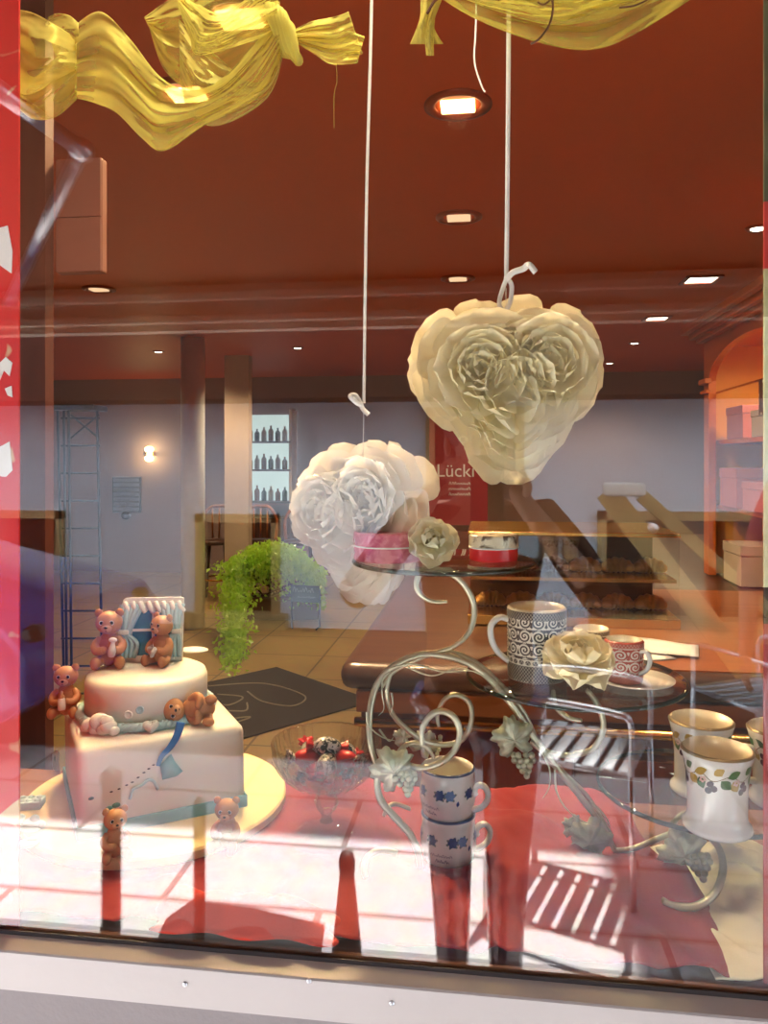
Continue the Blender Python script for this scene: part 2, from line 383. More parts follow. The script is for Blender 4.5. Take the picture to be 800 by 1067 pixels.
segs = [(0, 210, (.06, .07, .03)), (210, 280, (.5, .02, .02)), (280, 330, (.45, .40, .2)), (330, 612, (.72, .70, .42)), (612, 650, (.05, .03, .02)), (650, 1025, (.35, .03, .03))]
root = empty('window_poster', (XRP, .01, ZB), 0, 'narrow poster strip of yellow and red bands edging the right of the window', 'poster')
for a, b, c in segs:
    za, zb = PY(797, b, .01).z, PY(797, a, .01).z
    if a == 0: zb = 2.5
    obj('colour_band', boxb((0, 0, za-ZB), (.06, .003, zb-ZB)), mat('poster_band', c, .5), root, smooth=False)

# display shelf behind the pane
struct(obj('trim_4', boxb((-1.6, .012, .90), (1.2, .44, .958), .004), M['platform'], smooth=False))
# timber pillar and the box on it
pa, pb = PY(14, 500, .62), PY(53, 500, .62)
struct(obj('pillar_left', boxb((pa.x-.06, .60, 0), (pb.x, .63, CZ)), M['pillar_wood'], smooth=False))
M['pink_box'] = mat('salmon_panel', (.24, .085, .055), .6)
p0, p1 = PY(56, 282, .62), PY(101, 160, .62)
r = empty('wall_box', ((p0.x+p1.x)/2, .64, p0.z), 0, 'salmon box of two stacked panels high on the timber pillar', 'box')
w = p1.x-pb.x; cx = (pb.x+p1.x)/2 - r.location.x; hz = p1.z-p0.z
obj('body', boxb((cx-w/2, 0, 0), (cx+w/2, .022, hz), .003), M['pink_box'], r, smooth=False)
obj('front_panel', boxb((cx-w/2+.001, -.004, .001), (cx+w/2-.001, .0, hz*.48-.001), .001), M['pink_box'], r, smooth=False)
obj('front_panel', boxb((cx-w/2+.001, -.004, hz*.48+.001), (cx+w/2-.001, .0, hz-.001), .001), M['pink_box'], r, smooth=False)

# ------------------------------------------------------------------ lamps of the shop
M['lamp_ring'] = mat('copper_ring', (.30, .05, .02), .3, .6)
M['bulb_warm'] = emit_mat('warm_lamp', (1, .72, .28), 9)
M['bulb_dim'] = emit_mat('dim_lamp', (1, .62, .35), 1.2)
M['bulb_white'] = emit_mat('square_lamp', (1, .93, .75), 7)
def spot(loc, power, col=(1, .66, .33), size=2.4, rad=.04):
    l = bpy.data.lights.new('lamp_light', 'SPOT'); l.energy = power*LK; l.color = col; l.spot_size = size; l.spot_blend = .6; l.shadow_soft_size = rad
    o = bpy.data.objects.new('lamp_light', l); C.objects.link(o); o.location = loc; return o
def downlight(px, py, R, label, bulb, power, col=(1, .66, .33)):
    p = PZ(px, py, CZ)
    t = empty('ceiling_downlight', (p.x, p.y, CZ), 0, label, 'downlight', 'round downlights in the ceiling')
    bm = bmesh.new(); lathe(bm, [(R*.66, .02), (R*.68, -.006), (R*.8, -.012), (R, -.006), (R, .001)], 40); obj('ring', bm, M['lamp_ring'], t)
    bm = bmesh.new(); lathe(bm, [(R*.67, .012), (R*.67, .0005), (0, .0005)], 32); obj('reflector', bm, M['brass'], t)
    bm = bmesh.new(); box(bm, (0, 0, -.006), (R*1.0, R*.72, .012), None, .004); obj('bulb', bm, bulb, t)
    if power: spot((p.x, p.y, CZ-.03), power, col)
downlight(477, 109, .105, 'bright round downlight in the ceiling nearest the window', M['bulb_warm'], 60)
downlight(195, 97, .105, 'bright downlight glowing through the yellow scarf swag', M['bulb_warm'], 60)
downlight(250, 18, .105, 'bright downlight glowing through the upper folds of the left scarf', M['bulb_warm'], 60)
downlight(478, 226, .105, 'unlit round downlight second in the row behind the bright one', M['bulb_dim'], 25)
downlight(477, 290, .105, 'small round downlight furthest in the row, beside the loose ribbon end', M['bulb_dim'], 25)
downlight(103, 301, .105, 'copper downlight in the ceiling near the timber pillar', M['bulb_dim'], 35)
for px, py, s, lab, pw in ((730, 291, .19, 'larger square ceiling lamp, nearest the arched cupboard', 60), (684, 331.5, .17, 'smaller square ceiling lamp behind the first', 50)):
    p = PZ(px, py, CZ)
    t = empty('square_ceiling_lamp', (p.x, p.y, CZ), 0, lab, 'ceiling lamp', 'square ceiling lamps')
    bm = bmesh.new()
    for sx, sy, dx, dy in ((1, .08, 0, .5), (1, .08, 0, -.5), (.08, 1, .5, 0), (.08, 1, -.5, 0)): box(bm, (dx*s, dy*s, -.004), (sx*s+.01, sy*s+.01, .012))
    obj('frame', bm, M['lamp_ring'], t, smooth=False)
    obj('diffuser', boxb((-s/2, -s/2, -.003), (s/2, s/2, .0), 0), M['bulb_white'], t, smooth=False)
    spot((p.x, p.y, CZ-.05), pw, (1, .8, .5))
for px, py, lab in ((661, 357, 'tiny bright ceiling spot left of the arched cupboard crown'), (635, 378, 'tiny bright ceiling spot just above the large heart right edge'), (310, 362, 'tiny bright ceiling spot above the bar shelves'), (165, 366, 'tiny bright ceiling spot left of the white column'), (790, 237, 'tiny bright ceiling spot at the right edge of the window')):
    p = PZ(px, py, CZ)
    t = empty('ceiling_spot', (p.x, p.y, CZ), 0, lab, 'ceiling spot', 'tiny ceiling spots')
    bm = bmesh.new(); lathe(bm, [(.035, -.004), (.05, -.012), (.06, 0)], 24); obj('ring', bm, M['lamp_ring'], t)
    bm = bmesh.new(); ball(bm, (0, 0, -.006), (.036, .036, .008)); obj('bulb', bm, M['bulb_white'], t)
    spot((p.x, p.y, CZ-.03), 70 if px in (310, 165) else 25, (1, .75, .45))
# downlights added out of view above the pane to brighten the display
for x, y, lab in ((-.42, .13, 'added unseen downlight above the cake, in the ceiling over the window'), (-.04, .13, 'added unseen downlight above the petal hearts, in the ceiling over the window'), (.34, .13, 'added unseen downlight above the blackberry mugs, in the ceiling over the window')):
    q = Vector((x, y, CZ)); v = q-CAM
    downlight(400+800*v.dot(RT)/v.dot(FW), 480-800*(CZ-1.5)/v.dot(FW), .105, lab, M['bulb_warm'], 13, (1, .84, .62))

# ------------------------------------------------------------------ counter with its rail, pastry case, sun-streak sheets
cl = PZ(362, 690, 1.0); CY = cl.y; CX0 = cl.x
t = empty('shop_counter', (CX0, CY, 0), 0, 'long wooden shop counter with a brass rail behind the display', 'counter')
CW = 2.9-CX0; CD = 3.6
bm = bmesh.new(); box(bm, (CW/2-.01, CD/2, .965), (CW+.02, CD+.02, .07), None, .03); obj('countertop', bm, M['dark_wood'], t)
obj('body', boxb((.03, .03, .08), (CW, CD, .93)), M['counter_panel'], t, smooth=False)
obj('plinth', boxb((.06, .06, .0), (CW-.02, CD, .08)), M['dark_wood'], t, smooth=False)
obj('upper_board', boxb((.02, .005, .875), (CW, .03, .93), .004), M['counter_wood'], t, smooth=False)
for k in range(4):
    a = .05+k*.56; obj('front_panel', boxb((a, .012, .13), (a+.5, .03, .84), .006), M['counter_panel'], t, smooth=False)
bm = bmesh.new(); cyl(bm, (.02, -.01, .857), (CW, -.01, .857), .012, seg=14); obj('brass_rail', bm, M['brass'], t)
bm = bmesh.new(); grid(bm, 2, 2, lambda u, v: Vector((.01+u*(CW-.03), .025+v*1.0, 1.0012)))
o = obj('serving_board', boxb((.62, .02, .999), (CW-.05, 1.2, 1.004), .001), M['counter_wood'], t, smooth=False); bm.free()

q0 = PZ(487, 652, 1.004); W = .62
t = empty('pastry_case', (q0.x, q0.y+.02, 1.004), 0, 'brass-edged glass pastry case standing on the shop counter', 'display case')
H = .27; D = .4
obj('base', boxb((0, 0, 0), (W, D, .03), .003), M['brass'], t, smooth=False)
obj('shelf', boxb((.01, .01, .135), (W-.01, D-.01, .145)), M['brass'], t, smooth=False)
obj('back', boxb((0, D-.01, .03), (W, D, H)), M['dark_wood'], t, smooth=False)
obj('glass_front', boxb((.004, 0, .03), (W-.004, .004, H)), M['case_glass'], t, smooth=False)
obj('top', boxb((0, 0, H), (W, D, H+.012), .003), M['brass'], t, smooth=False)
M['pastry'] = mat('baked_crust', (.72, .36, .07), .45, var=.35, scale=60, bump=.4, bscale=90)
M['pastry_dark'] = mat('chocolate_crust', (.10, .035, .018), .4, var=.3)
def croissant(parent_loc, mt, lab):
    bm = bmesh.new()
    tube(bm, [(-.045, -.012, .010), (-.03, .006, .018), (0, .014, .022), (.03, .006, .018), (.045, -.012, .010)], lambda f: .004+.02*math.sin(PI*f)**.8*(1+.12*math.sin(f*44)), 12, 8)
    o = obj('pastry', bm, mt); o.location = parent_loc; return tag(o, lab, 'pastry', 'pastries in the glass case')
for k in range(6):
    for row in (0, 1):
        lab = ['golden crescent pastry on the lower level of the pastry case', 'dark crescent pastry on the upper shelf of the pastry case'][row]
        o = croissant((q0.x+.07+k*.098, q0.y+.15, 1.004+(.148 if row else .034)), M['pastry_dark' if row and k < 3 else 'pastry'], lab)
        if row and k >= 3: o['label'] = 'golden crescent pastry on the upper shelf of the pastry case'
M['paper'] = mat('paper', (.85, .84, .86), .6)
for px, py, rz, lab in ((655, 690, .3, 'white sheet for a streak of reflected sun on the counter, left of two'), (690, 684, -.25, 'white sheet for a streak of reflected sun on the counter, partly over another')):
    p = PZ(px, py, 1.005); bm = bmesh.new(); grid(bm, 8, 6, lambda u, v: Vector(((u-.5)*.21, (v-.5)*.15, .003+.004*math.sin(u*5)*v)))
    o = obj('sun_streak_sheet', bm, M['paper']); o.location = (p.x, p.y+.08, 1.0045+(.004 if rz < 0 else 0)); o.rotation_euler.z = rz; solid(o, .0006); tag(o, lab, 'paper', 'sun-streak sheets on the counter')  # white sheets stand in for streaks of reflected sun

# ------------------------------------------------------------------ arched cupboard at the right, standing on the counter
fx = .955; Y1 = 2.74; Y0 = 1.62; ZT = 2.02; ZB0 = 1.005
t = empty('arched_cupboard', (fx, (Y0+Y1)/2, ZB0), 0, 'arched wooden cupboard with a moulded crown glowing inside, standing on the counter', 'cupboard')
def loc(b): bmesh.ops.translate(b, verts=b.verts, vec=-Vector(t.location)); return b
Yc = (Y0+Y1)/2; hw = (Y1-Y0)/2; post = .075; zs = 1.845; za = 1.975
pts = [(Y1, ZB0), (Y1, ZT), (Y0, ZT), (Y0, ZB0), (Y0+post, ZB0), (Y0+post, zs)]
for k in range(1, 20): a = PI*(1-k/20.0); pts.append((Yc+(hw-post)*math.cos(a), zs+(za-zs)*math.sin(a)))
pts += [(Y1-post, zs), (Y1-post, ZB0)]
bm = bmesh.new(); prism(bm, [(y, z) for y, z in pts], .03, Matrix(((0, 0, 1, fx), (1, 0, 0, 0), (0, 1, 0, 0), (0, 0, 0, 1))))
obj('arched_front', loc(bm), M['cupboard_wood'], t, smooth=False)
bm = bmesh.new(); 
box(bm, (fx+.5, Yc, (ZB0+ZT)/2), (.02, Y1-Y0, ZT-ZB0)); obj('back_panel', loc(bm), M['cupboard_back'], t, smooth=False)
bm = bmesh.new(); box(bm, (fx+.265, Y1-.01, (ZB0+ZT)/2), (.47, .02, ZT-ZB0)); obj('side_panel', loc(bm), M['cupboard_back'], t, smooth=False)  # golden colour makes this side look lit from inside
bm = bmesh.new(); box(bm, (fx+.265, Y0+.01, (ZB0+ZT)/2), (.47, .02, ZT-ZB0)); obj('side_panel', loc(bm), M['cupboard_wood'], t, smooth=False)
bm = bmesh.new(); box(bm, (fx+.265, Yc, ZT-.01), (.53, Y1-Y0, .02)); obj('roof', loc(bm), M['cupboard_wood'], t, smooth=False)
bm = bmesh.new()
for k, (o_, z, h) in enumerate(((.02, ZT, .025), (.045, ZT+.02, .03), (.075, ZT+.045, .03))): box(bm, (fx+.27-o_/2, Yc, z+h/2), (.56+o_, Y1-Y0+2*o_, h), None, .006)
obj('crown', loc(bm), M['cupboard_wood'], t, smooth=False)
for y in (Y0+post/2, Y1-post/2):
    bm = bmesh.new(); box(bm, (fx-.006, y, zs), (.03, post+.03, .022), None, .004); box(bm, (fx-.004, y, zs-.045), (.022, post+.016, .014), None, .003); obj('capital', loc(bm), M['cupboard_wood'], t, smooth=False)
for z in (1.30, 1.58):
    bm = bmesh.new(); box(bm, (fx+.265, Yc, z), (.44, Y1-Y0-.05, .018)); obj('shelf', loc(bm), M['cupboard_wood'], t, smooth=False)
bm = bmesh.new(); box(bm, (fx+.25, Yc, ZT-.024), (.06, .3, .008), None, .002); obj('strip_lamp', loc(bm), emit_mat('cupboard_lamp', (1, .72, .3), 5), t, smooth=False)
spot((fx+.2, Yc, ZT-.04), 10, (1, .7, .3), 3.05)
M['pinkbox'] = mat('pink_card', (.42, .13, .16), .6); M['palebox'] = mat('pale_card', (.46, .40, .33), .6)
for k, (y, z, s, mm, lab) in enumerate((
        (2.45, 1.589, (.16, .20, .13), 'pinkbox', 'pink gift box on the upper cupboard shelf'), (2.15, 1.589, (.16, .2, .10), 'palebox', 'pale gift box on the upper cupboard shelf'),
        (2.5, 1.309, (.18, .22, .16), 'pinkbox', 'pink gift box on the lower cupboard shelf, near the post'), (2.2, 1.309, (.18, .24, .11), 'pinkbox', 'flat pink gift box on the lower cupboard shelf'),
        (2.45, 1.006, (.18, .22, .16), 'palebox', 'pale gift box at the bottom of the arched cupboard'))):
    r = empty('gift_box', (fx+.12, y, z), 0, lab, 'gift box', 'gift boxes in the cupboard')
    obj('carton', boxb((-s[0]/2, -s[1]/2, 0), (s[0]/2, s[1]/2, s[2]*.75), .003), M[mm], r, smooth=False)
    obj('lid', boxb((-s[0]/2-.003, -s[1]/2-.003, s[2]*.75), (s[0]/2+.003, s[1]/2+.003, s[2]), .003), M[mm], r, smooth=False)
def leopard():
    N = NT('spotted_cloth'); p = N.n('ShaderNodeBsdfPrincipled', i_Roughness=.8); tc = N.n('ShaderNodeTexCoord')
    v = N.n('ShaderNodeTexVoronoi', i_Scale=30.0); N.l(tc.outputs['Object'], v.inputs['Vector'])
    r = N.n('ShaderNodeValToRGB'); r.color_ramp.elements[0].position = .3; r.color_ramp.elements[1].position = .42
    r.color_ramp.elements[0].color = (.75, .6, .4, 1); r.color_ramp.elements[1].color = (.10, .03, .015, 1)
    N.l(v.outputs[0], r.inputs[0]); N.l(r.outputs[0], p.inputs['Base Color']); N.l(p.outputs[0], N.out.inputs[0]); return N.m
bm = bmesh.new(); grid(bm, 12, 12, lambda u, v: Vector((.012*math.sin(v*14), v*.3, -u*.125)))
o = obj('spotted_cloth', bm, leopard()); o.location = (fx+.045, 1.90, 1.792); solid(o, .004); tag(o, 'brown and cream spotted cloth hanging in the arched cupboard', 'cloth')
bm = bmesh.new(); cyl(bm, (fx+.045, Y0+.02, 1.797), (fx+.045, Y1-.02, 1.797), .005, seg=10); bmesh.ops.translate(bm, verts=bm.verts, vec=-Vector(t.location)); obj('cloth_rod', bm, M['brass'], t)

# ------------------------------------------------------------------ far part of the shop
M['white_col'] = mat('column_paint', (.74, .74, .70), .6)
p = PD(201, 480, 6.9); bm = bmesh.new(); cyl(bm, (p.x, p.y, 0), (p.x, p.y, CZ), .105, seg=40); struct(obj('column_round', bm, M['white_col']))
p = PD(226, 400, 7.0); struct(obj('wall_pier', boxb((p.x-.28, p.y+1.0, 0), (p.x-.02, p.y+1.12, CZ)), M['shop_wall'], smooth=False))
pb_, pc_ = PY(118, 534, 8.98), PY(147, 497, 8.98)
t = empty('hanging_notice_board', ((pb_.x+pc_.x)/2, 8.97, (pb_.z+pc_.z)/2), 0, 'dark slatted notice board hanging on the far wall under the lamp', 'notice board')
hw_, hh = (pc_.x-pb_.x)/2, (pc_.z-pb_.z)/2
obj('board', boxb((-hw_, -.02, -hh), (hw_, .02, hh), .005), M['bollard'], t, smooth=False)
M['slate'] = mat('slate_strip', (.16, .17, .18), .6)
for k in range(7): obj('name_strip', boxb((-hw_+.02, -.028, -hh+.03+k*hh*.27), (hw_-.02, -.02, -hh+.03+k*hh*.27+hh*.17)), M['slate'], t, smooth=False)
bm = bmesh.new(); ball(bm, (0, -.02, -hh-.04), (.07, .03, .05)); obj('finial', bm, M['bollard'], t)
p = PY(157, 473, 8.98)
t = empty('wall_sconce', (p.x, 8.96, p.z), 0, 'small wall lamp glowing up and down on the far wall', 'wall lamp')
obj('bracket', boxb((-.07, -.06, -.03), (.07, .04, .03), .01), M['brass'], t, smooth=False)
bm = bmesh.new(); ball(bm, (0, -.03, .06), (.06, .03, .04)); ball(bm, (0, -.03, -.06), (.06, .03, .04)); obj('bulb', bm, emit_mat('sconce_glow', (1, .72, .3), 25), t)
l = bpy.data.lights.new('lamp_light', 'POINT'); l.energy = 8; l.color = (1, .72, .35); l.shadow_soft_size = .05; o = bpy.data.objects.new('lamp_light', l); C.objects.link(o); o.location = (p.x, 8.85, p.z)
# bar shelves in front of a bright rear window
a, b = PY(250, 522, 8.95), PY(308, 432, 8.95)
struct(obj('window_6', boxb((a.x, 8.96, a.z), (b.x, 8.995, b.z)), emit_mat('rear_daylight', (.78, .95, .9), .7), smooth=False))
t = empty('bar_shelf', ((a.x+b.x)/2, 8.8, a.z), 0, 'back-lit bar shelf of bottles behind the column', 'shelf')
W2 = (b.x-a.x)/2; H2 = b.z-a.z
for s in (-1, 1): obj('side_panel', boxb((s*W2-.02, -.12, -.2), (s*W2+.02, .12, H2+.05)), M['white_col'], t, smooth=False)
zz = [0, H2*.36, H2*.68]
for z in zz: obj('shelf_board', boxb((-W2, -.12, z-.012), (W2, .12, z+.012)), M['slate'], t, smooth=False)
obj('cabinet', boxb((-W2, -.12, -a.z), (W2, .12, -.2)), M['dark_wood'], t, smooth=False)
bcol = [mat('bottle_green', (.03, .09, .05), .15), mat('bottle_amber', (.16, .07, .02), .15), mat('bottle_pale', (.45, .5, .48), .15)]
kinds = ['dark green bottle on the back-lit bar shelf', 'amber bottle on the back-lit bar shelf', 'pale clear bottle on the back-lit bar shelf']
for r_ in range(3):
    for k in range(7):
        i = (k*2+r_) % 3; bm = bmesh.new(); h = .2
        lathe(bm, [(0, 0), (.033, .002), (.035, .12), (.03, .14), (.012, .165), (.012, .2), (0, .2)], 12)
        o = obj('bottle', bm, bcol[i]); o.location = (t.location.x-W2+.1+k*(2*W2-.2)/6, t.location.y-.02, a.z+zz[r_]+.0125); o.scale = (1, 1, min(1, H2*.27/.2)*(.8+.2*((k*7+r_*3) % 5)/4))
        tag(o, kinds[i], 'bottle', kinds[i].split(' on ')[0]+'s')
# bar stools by the doorway
def stool(x, y, rz, lab):
    t = empty('bar_stool', (x, y, 0), rz, lab, 'stool', 'bar stools at the far bar')
    bm = bmesh.new(); lathe(bm, [(0, .60), (.17, .60), (.19, .62), (.18, .645), (0, .66)], 28); obj('seat', bm, M['dark_wood'], t)
    for k in range(4):
        q = PI/4+k*PI/2; bm = bmesh.new(); cyl(bm, (math.cos(q)*.2, math.sin(q)*.2, 0), (math.cos(q)*.13, math.sin(q)*.13, .61), .018, seg=10); obj('leg', bm, M['dark_wood'], t)
    bm = bmesh.new(); lathe(bm, [(.172, .22), (.185, .22), (.185, .24), (.172, .24), (.172, .22)], 28); obj('foot_ring', bm, M['brass'], t)
    bm = bmesh.new(); tube(bm, [(-.17, .06, .63), (-.18, .12, .85), (-.10, .17, .98), (0, .18, 1.0), (.10, .17, .98), (.18, .12, .85), (.17, .06, .63)], .018, 10); obj('backrest', bm, M['counter_wood'], t)
    for s in (-.07, 0, .07): bm = bmesh.new(); cyl(bm, (s, .15, .64), (s*1.1, .18, .98), .01, seg=8); obj('spindle', bm, M['counter_wood'], t)
for px, lab in ((226, 'brown bar stool nearest the white column'), (270, 'brown bar stool beside the one nearest the column'), (314, 'brown bar stool half hidden behind the green plant')):
    p = PD(px, 480, 8.3); stool(p.x, p.y, .2, lab)

# doormat with flourishes
mc = [PZ(288, 696, .002), PZ(390, 731, .002)]
e1 = mc[1]-mc[0]; e1.z = 0; e1n = e1.normalized(); e2n = Vector((-e1n.y, e1n.x, 0)); 
if e2n.y > 0: e2n = -e2n
L1 = e1.length; L2 = 1.4
M['mat'] = mat('doormat_pile', (.035, .022, .013), .95, var=.3, scale=120, bump=.3, bscale=200); M['mat_line'] = mat('doormat_line', (.20, .17, .12), .9)
t = empty('doormat', mc[0]+e1n*L1/2+e2n*L2/2, math.atan2(e1n.y, e1n.x), 'dark brown doormat with a pale scrolled emblem on the tiled floor', 'doormat')
bm = bmesh.new(); box(bm, (0, 0, .004), (L1, L2, .01), None, .003); obj('pile', bm, M['mat'], t, smooth=False)
s2 = 1 if e2n.dot(Vector((-e1n.y, e1n.x, 0))) > 0 else -1
bm = bmesh.new()
for pts in ([(-.55, .1), (-.3, .45), (.2, .5), (.35, .3), (.1, .2), (-.2, .25)], [(-.6, .05), (-.62, -.35), (-.3, -.55), (.0, -.5)], [(.05, .1), (.2, .0), (.1, -.12), (.25, -.2), (.35, -.05), (.4, -.3), (.5, -.5)], [(-.3, .05), (-.1, .15), (.0, -.02), (-.15, -.1), (-.05, -.25)]):
    tube(bm, [(x*L1*.75, y*L2*.62, .0095) for x, y in pts], .006, 6, 8)
obj('emblem', bm, M['mat_line'], t)

# green plant in a planter, and the little sign
def leaf_mat(name, a, b):
    N = NT(name); tc = N.n('ShaderNodeTexCoord'); nz = N.n('ShaderNodeTexNoise', i_Scale=25.0); N.l(tc.outputs['Object'], nz.inputs['Vector'])
    mx = N.n('ShaderNodeMix', data_type='RGBA'); mx.inputs[6].default_value = c4(a); mx.inputs[7].default_value = c4(b); N.l(nz.outputs[0], mx.inputs[0])
    d = N.n('ShaderNodeBsdfDiffuse'); t_ = N.n('ShaderNodeBsdfTranslucent'); g = N.n('ShaderNodeBsdfGlossy', i_Roughness=.3)
    N.l(mx.outputs[2], d.inputs[0]); N.l(mx.outputs[2], t_.inputs[0])
    s = N.n('ShaderNodeMixShader'); s.inputs[0].default_value = .4; N.l(d.outputs[0], s.inputs[1]); N.l(t_.outputs[0], s.inputs[2])
    s3 = N.n('ShaderNodeMixShader'); s3.inputs[0].default_value = .1; N.l(s.outputs[0], s3.inputs[1]); N.l(g.outputs[0], s3.inputs[2])
    N.l(s3.outputs[0], N.out.inputs[0]); return N.m
M['leaf'] = leaf_mat('fresh_leaf', (.28, .60, .03), (.68, .92, .09)); M['stem'] = mat('brown_stem', (.11, .05, .015), .8)
M['planter'] = mat('planter_clay', (.16, .085, .03), .8)
pb2 = PD(293, 480, 7.3)
t = empty('potted_plant', (pb2.x, pb2.y, 0), ANG, 'bright green leafy plant arching over and trailing to the tiled floor', 'plant')
bm = bmesh.new(); box(bm, (0, .05, .10), (.72, .24, .20), None, .01); box(bm, (0, .05, .195), (.76, .28, .03), None, .008); obj('planter', bm, M['planter'], t)
bm = bmesh.new(); rr = random.Random(3); 
U5 = RT; base = Vector((0, .05, .19)); tips = []
PR_ = Matrix.Rotation(-ANG, 3, 'Z')
def plant_px(px, py, dd=0): v = PR_ @ (PD(px, py, 7.25+dd*1.2)-Vector((pb2.x, pb2.y, 0))); return v
for k in range(16):
    px = rr.uniform(240, 335); top = plant_px(px, 572+abs(px-285)*.35+rr.uniform(0, 10), rr.uniform(-.1, .15))
    tube(bm, [base+Vector((rr.uniform(-.32, .32), rr.uniform(-.06, .06), 0)), (base*.4+Vector((top.x*.8, .05, 0))).lerp(top, .6)+Vector((0, 0, .12)), top], .008, 6, 5); tips.append(top)
obj('stem', bm, M['stem'], t)
bm = bmesh.new()
def leaf(c, s, d, nrm):
    d = d.normalized(); sd = d.cross(nrm).normalized(); nn = sd.cross(d)
    a = [c, c+d*s*.35+sd*s*.3+nn*s*.08, c+d*s, c+d*s*.35-sd*s*.3+nn*s*.08]
    vs = [bm.verts.new(q) for q in a]; bm.faces.new((vs[0], vs[1], vs[2])); bm.faces.new((vs[0], vs[2], vs[3]))
def rv(): return Vector((rr.gauss(0, 1), rr.gauss(0, 1), rr.gauss(0, 1)))
for k in range(8000):
    z = rr.random()
    if z < .66:                         # arching crown
        px = rr.uniform(236, 338); env = 562+((px-283)/52.0)**2*26; py = env+abs(rr.gauss(0, 1))*19+rr.uniform(0, 8); dd = rr.gauss(0, .14)
        py = min(py, 632)
    else:                               # trailing strand at the left
        py = rr.uniform(585, 722); px = 246+rr.gauss(0, 1)*(11-6*(py-585)/137.0)-4*(py-585)/137.0; dd = -.1-1.55*max(0, (py-590)/130.0)+rr.gauss(0, .06)
    leaf(plant_px(px, py, dd), rr.uniform(.03, .062), rv()+Vector((0, 0, -1.1)), rv())
o = obj('foliage', bm, M['leaf'], t, smooth=False)
p = PD(318.5, 480, 6.85)
t = empty('plant_sign', (p.x, p.y, 0), -.15, 'small dark green sign board on two legs under the plant', 'sign')
M['sign_green'] = mat('sign_green', (.012, .035, .022), .5); M['sign_text'] = mat('sign_text', (.35, .45, .36), .6)
zt = 1.5-130*6.85/800; zb = 1.5-147*6.85/800; w = .14
zoff = 0
for s in (-1, 1):
    bm = bmesh.new(); tube(bm, [(s*w*.95, 0, zt), (s*w*.95, 0, .03), (s*w*.8, -.04, .006)], .008, 8, smooth=False); obj('leg', bm, M['bollard'], t)
obj('board', boxb((-w, -.012, zb-.005), (w, .0, zt), .003), M['sign_green'], t, smooth=False)
bm = bmesh.new()
tube(bm, [(x-.02, -.014, zt-.06+y) for x, y in squiggle(.20, .036, 15, 5)], .0022, 5, 3); tube(bm, [(x+.01, -.014, zt-.11+y) for x, y in squiggle(.17, .014, 17, 8)], .0015, 5, 3)
obj('lettering', bm, M['sign_text'], t)

# shelf tower of dark rods at the left
M['rod'] = mat('blued_steel', (.06, .07, .09), .45, .7)
D_ = 4.5; p = PD(80, 480, D_); t = empty('rod_rack', (p.x, p.y, 0), ANG, 'tall thin rack of dark steel rods behind the timber pillar', 'rack')
k_ = D_/800; zt = 1.5+52*k_
for px in (60, 70, 75, 101): bm = bmesh.new(); cyl(bm, ((px-80)*k_, .0 if px in (70, 75) else .1, 0), ((px-80)*k_-(.02 if px in (70, 75) else 0), .0, zt), .008, seg=8); obj('upright', bm, M['rod'], t)
for k in range(11):
    z = .12+k*(zt-.16)/10; bm = bmesh.new(); cyl(bm, (-20*k_, .05, z), (21*k_, .05, z), .006, seg=8); obj('rung', bm, M['rod'], t)
bm = bmesh.new(); cyl(bm, (-10*k_, .05, zt-.02), (20*k_, .05, zt-.16), .006, seg=8); cyl(bm, (20*k_, .05, zt-.02), (-10*k_, .05, zt-.16), .006, seg=8); obj('cross_brace', bm, M['rod'], t)
obj('top_shelf', boxb((-22*k_, -.1, zt), (24*k_, .12, zt+.03)), M['slate'], t, smooth=False)

# red menu sign in the middle distance
a, b = PY(447, 512, 4.9), PY(508, 410, 4.9)
t = empty('menu_sign', ((a.x+b.x)/2, 4.9, 0), 0, 'tall red sign with pale lettering between the two flower hearts', 'sign')
M['menu_red'] = mat('menu_red', (.34, .035, .05), .5)
w = (b.x-a.x)/2
obj('panel', boxb((-w, 0, a.z-.25), (w, .03, b.z), .004), M['menu_red'], t, smooth=False)
obj('stand', boxb((-w*.6, .005, 0), (w*.6, .025, a.z-.25)), M['dark_wood'], t, smooth=False)
zz = PY(475, 491, 4.9).z
text_obj('lettering', 'Lücki', .135, M['paper'], Matrix.Translation((-.02, -.002, zz)) @ Matrix.Rotation(PI/2, 4, 'X'), t)
bm = bmesh.new()
for j, z in enumerate((zz-.10, zz-.14, zz-.18)): tube(bm, [(x+.01, -.002, z+y) for x, y in squiggle(.16, .018, 17, 20+j)], .0025, 5, 3)
obj('small_print', bm, M['paper'], t)

# ================================================================== the display
# ------------------------------------------------------------------ cloths
def cloth_mat(name, col, rough=.8):
    N = NT(name); p = N.n('ShaderNodeBsdfPrincipled', i_Roughness=rough); p.inputs['Sheen Weight'].default_value = .03
    tc = N.n('ShaderNodeTexCoord'); nz = N.n('ShaderNodeTexNoise', i_Scale=300.0, i_Detail=2.0); N.l(tc.outputs['Object'], nz.inputs['Vector'])
    b = N.n('ShaderNodeBump', i_Strength=.15, i_Distance=.002); N.l(nz.outputs[0], b.inputs['Height']); N.l(b.outputs[0], p.inputs['Normal'])
    p.inputs['Base Color'].default_value = c4(col); N.l(p.outputs[0], N.out.inputs[0]); return N.m
M['red_cloth'] = cloth_mat('red_cloth', (.25, .002, .004)); M['orange_cloth'] = cloth_mat('orange_red_cloth', (.48, .024, .005)); M['cream_cloth'] = cloth_mat('cream_gauze', (.74, .68, .52))
TZ = .958
def camxy(p):  # camera-plane coordinates of a world point
    v = p-CAM; return v.dot(RT), v.dot(FW)
bumps = [(540, 846, 1.09, .05, .045, .020), (350, 822, 1.20, .07, .06, .012), (700, 915, .95, .05, .045, .035), (600, 905, 1.0, .06, .04, .018), (300, 860, 1.12, .05, .05, .006), (660, 930, .92, .03, .05, .018)]
bp = [(PD(a, b, d), sx, sy, h) for a, b, d, sx, sy, h in bumps]
